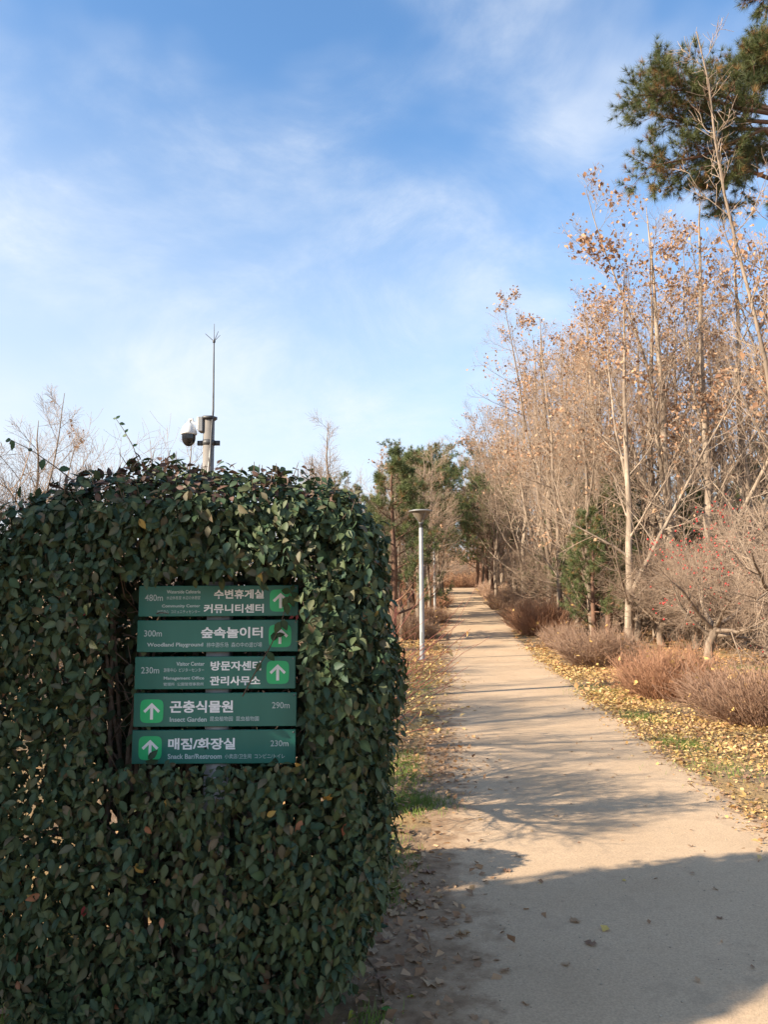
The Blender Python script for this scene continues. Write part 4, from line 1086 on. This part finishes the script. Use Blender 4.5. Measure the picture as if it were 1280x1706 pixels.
# ------------------------------------------------------------------ litter, grass
def litter_pts(n, y0, y1, side, width, pw=1.0):
    y = rng.uniform(y0, y1, n); u = rng.random(n) ** pw
    x = xr(y) - .06 + u * width + rng.normal(0, .09, n) - .25 * rng.random(n) ** 6 if side > 0 else xl(y) + .08 - u * width + rng.normal(0, .10, n) + .5 * rng.random(n) ** 5
    return np.stack([x, y, h(y) + .008 + rng.random(n) * .02], 1)
la = Acc()
def scatter(P, smin, smax, a, b, c, tpl=SIMPLE):
    clump = np.sin(P[:, 0] * 2.1 + P[:, 1] * .7) + np.sin(P[:, 1] * 1.7 - P[:, 0] * .9 + 2) + np.sin(P[:, 0] * 5 + 1) * .5
    P = P[rng.random(len(P)) < np.clip(.68 + .28 * clump, .12, 1)]
    inside = (np.abs(P[:, 0] - HC[0]) < .62) & (np.abs(P[:, 1] - HC[1]) < .5)
    P = P[~inside]; m = len(P)
    leaves(la, tpl, P, rng.normal(0, .38, (m, 3)) + np.array([0, 0, 1]), rng.normal(0, 1, (m, 3)), rng.uniform(smin, smax, m), brown_cols(m, a, b, c))
YEL = ((.54, .36, .13), (.66, .48, .22), (.42, .25, .09)); ORG = ((.44, .24, .10), (.56, .34, .16), (.30, .15, .07)); BRN = ((.34, .20, .11), (.47, .31, .18), (.21, .12, .07))
scatter(litter_pts(32000, 3.5, 13, 1, 4.5, 1.15), .022, .055, *YEL)
scatter(litter_pts(5000, 3.5, 14, 1, 4.5, 1.0), .02, .055, *BRN)
scatter(litter_pts(5000, 3.5, 16, 1, 1.0, 1.4), .018, .05, *BRN)
scatter(litter_pts(8000, 3.5, 13, 1, 6, 1.0), .03, .075, *ORG)
scatter(litter_pts(18000, 11, 24, 1, 4.0, 1.2), .035, .07, *YEL)
scatter(litter_pts(22000, 11, 30, 1, 13, .9), .06, .13, *ORG)
scatter(litter_pts(9000, 26, 62, 1, 14, .8), .09, .17, *ORG)
scatter(litter_pts(3200, 2.2, 9, -1, 1.5, 1.2), .025, .07, *BRN)
scatter(litter_pts(1500, 4, 10, -1, 1.6, 1.0), .03, .07, *ORG)
scatter(litter_pts(10000, 9, 26, -1, 4, 1.0), .05, .10, *YEL)
scatter(litter_pts(9000, 20, 60, -1, 6, .9), .09, .16, *ORG)
n = 5000
scatter((lambda q: np.column_stack([q[:, 0], q[:, 1], h(q[:, 1]) + .012]))(np.stack([rng.uniform(-16, -1.5, n), rng.uniform(4.5, 34, n)], 1)), .06, .13, *ORG)
n = 900
scatter(np.stack([rng.uniform(-2.6, -1.2, n), rng.uniform(2.2, 4, n), np.full(n, .012)], 1), .03, .08, *BRN)
# thin scatter of bits over the path itself
n = 700; y = rng.uniform(2.2, 30, n); u = rng.beta(.5, .6, n)
scatter(np.stack([xl(y) + u * (xr(y) - xl(y)), y, h(y) + .018], 1), .012, .04, *BRN)
lo = obj('leaf_litter', la.mesh('leaf_litter'), M['dryleaf']); lo['kind'] = 'stuff'; lo['label'] = 'yellow and brown fallen leaves covering both verges'; lo['category'] = 'leaf litter'

pa_ = Acc(); n = 5200
y = 2.2 + 11 * rng.random(n) ** 1.6; u = rng.beta(.6, .75, n)
C0 = np.stack([xl(y) + (u * 1.15 - .12) * (xr(y) - xl(y)), y, h(y) + .015], 1)
V0 = np.array([(1, 0, 0), (-1, .2, 0), (.1, 1, 0), (0, -1, .1), (0, 0, .7), (0, 0, -.7)])
T0 = np.array([(0, 2, 4), (2, 1, 4), (1, 3, 4), (3, 0, 4), (2, 0, 5), (1, 2, 5), (3, 1, 5), (0, 3, 5)])
sz = rng.gamma(2.0, .0009, (n, 1, 1)) + .0008
an_ = rng.random(n) * 6.28; ca, sa = np.cos(an_)[:, None], np.sin(an_)[:, None]
VV = np.stack([V0[None, :, 0] * ca - V0[None, :, 1] * sa, V0[None, :, 0] * sa + V0[None, :, 1] * ca, np.repeat(V0[None, :, 2], n, 0)], -1) * sz + C0[:, None]
pgo = obj('grit', mesh('grit', VV, None, (T0[None] + (np.arange(n) * 6)[:, None, None]).reshape(-1, 3)), M['grit']); pgo['kind'] = 'stuff'; pgo['label'] = 'fine grit and small stones strewn over the path'; pgo['category'] = 'grit'
ga = Acc()
def grass(px, py, Y, rx, ry, n, hmin=.03, hmax=.08, c0=(.10, .17, .03), c1=(.20, .26, .06)):
    cx_ = gx(px, Y)
    P = np.stack([cx_ + rng.normal(0, rx, n), Y + rng.normal(0, ry, n), np.zeros(n)], 1); P[:, 2] = h(P[:, 1])
    hh = rng.uniform(hmin, hmax, (n, 1)); d = nrm(rng.normal(0, .45, (n, 3)) + np.array([0, 0, 1])); sd = nrm(np.cross(d, rng.normal(0, 1, (n, 3)))) * .0028
    V = np.stack([P - sd, P + sd, P + d * hh], 1).reshape(-1, 3); v = rng.random((n, 1))
    ga.add(V, None, np.arange(n * 3).reshape(-1, 3), np.repeat(np.array(c0) * (1 - v) + np.array(c1) * v, 3, 0))
for a in ((1062, 0, 10.5, .14, .25, 900), (1120, 0, 8.6, .14, .2, 1000), (1010, 0, 13, .3, .8, 1200), (1190, 0, 7.4, .25, .3, 400), (690, 0, 6.2, .13, .14, 1500), (668, 0, 7.4, .12, .5, 1500), (655, 0, 5.0, .08, .3, 350),
          (650, 0, 4.3, .05, .12, 180), (20, 0, 2.95, .09, .12, 900), (672, 0, 14, .35, 1.0, 2500), (690, 0, 17, .3, 1, 1800), (1230, 0, 17.5, .5, .3, 900), (610, 0, 3.05, .05, .08, 160)):
    grass(*a)
go = obj('grass', ga.mesh('grass'), M['grass']); go['kind'] = 'stuff'; go['label'] = 'small tufts of green grass along both path edges'; go['category'] = 'grass'

# single fallen leaves one can pick out
fm = []
for tpl, cols in ((LOBED, [(.36, .22, .12), (.44, .30, .18), (.27, .16, .10), (.40, .26, .14)]), (SIMPLE, [(.60, .42, .12), (.52, .33, .10), (.62, .46, .20), (.42, .27, .12)]), (LEAF, [(.40, .38, .06), (.10, .24, .06), (.34, .22, .12)])):
    row = []
    for c in cols:
        me_ = mesh('fallen_leaf', tpl[0] * np.array([1, 1, rng.uniform(.7, 2.2)]), tpl[1], tpl[2], np.repeat(np.array([c]), len(tpl[0]), 0)); me_.materials.append(M['dryleaf']); row.append(me_)
    fm.append(row)
def fallen(x, y, s, me_, label, group):
    o = obj('fallen_leaf', me_); tag(o, label, 'leaf', group)
    s *= rng.uniform(.8, 1.25); a = rng.uniform(0, 6.28)
    o.location = (x, y, float(h(y)) + .016); o.rotation_euler = (rng.normal(0, .14), rng.normal(0, .14), a); o.scale = (s, s, s)
la1 = ('dry brown lobed leaf lying on the shaded soil beside the hedge', 'brown leaves on the soil beside the hedge')
for px, py in ((640, 1497), (700, 1440), (672, 1488), (665, 1530), (615, 1627), (685, 1610), (600, 1606), (650, 1660), (725, 1500), (690, 1460), (660, 1415), (648, 1430), (720, 1475), (700, 1350), (675, 1345), (640, 1570), (655, 1565), (710, 1520), (668, 1388), (745, 1548), (760, 1560), (690, 1560), (630, 1590), (705, 1400), (685, 1420), *[(int(rng.uniform(600, 735)), int(rng.uniform(1330, 1640))) for _ in range(16)]):
    d = CM @ Vector(((px - 640) / F, -(py - 853) / F, -1)); tq = -1.6 / d.z
    fallen(d.x * tq, d.y * tq, rng.uniform(.045, .095), fm[0][int(rng.integers(0, 4))], *la1)
for px, py, mi in ((590, 1692, 0), (634, 1688, 1), (690, 1668, 0)):
    d = CM @ Vector(((px - 640) / F, -(py - 853) / F, -1)); tq = -1.6 / d.z
    fallen(d.x * tq, d.y * tq, .045, fm[2][mi], 'small green or yellow leaf fallen on the soil at the hedge foot', 'small bright leaves at the hedge foot')
for i in range(34):
    y = rng.uniform(2.6, 9); x = xl(y) + rng.uniform(.2, 2.2)
    fallen(x, y, rng.uniform(.025, .055), fm[int(rng.integers(0, 2))][int(rng.integers(0, 4))], 'small curled leaf lying alone on the bare sandy path', 'leaves lying on the path')
for i in range(170):
    y = rng.uniform(4.5, 11); x = xr(y) + rng.random() ** 1.2 * 2.6
    fallen(x, y, rng.uniform(.045, .07), fm[1][int(rng.integers(0, 4))], 'yellow fallen leaf on the litter between the path and the bare shrubs', 'yellow leaves below the bare shrubs')
for i in range(50):
    y = rng.uniform(5, 12); x = xr(y) + rng.random() * 2.6
    fallen(x, y, rng.uniform(.06, .10), fm[0][int(rng.integers(0, 4))], 'large brown lobed leaf among the yellow litter below the bare shrubs', 'brown lobed leaves among the yellow litter')
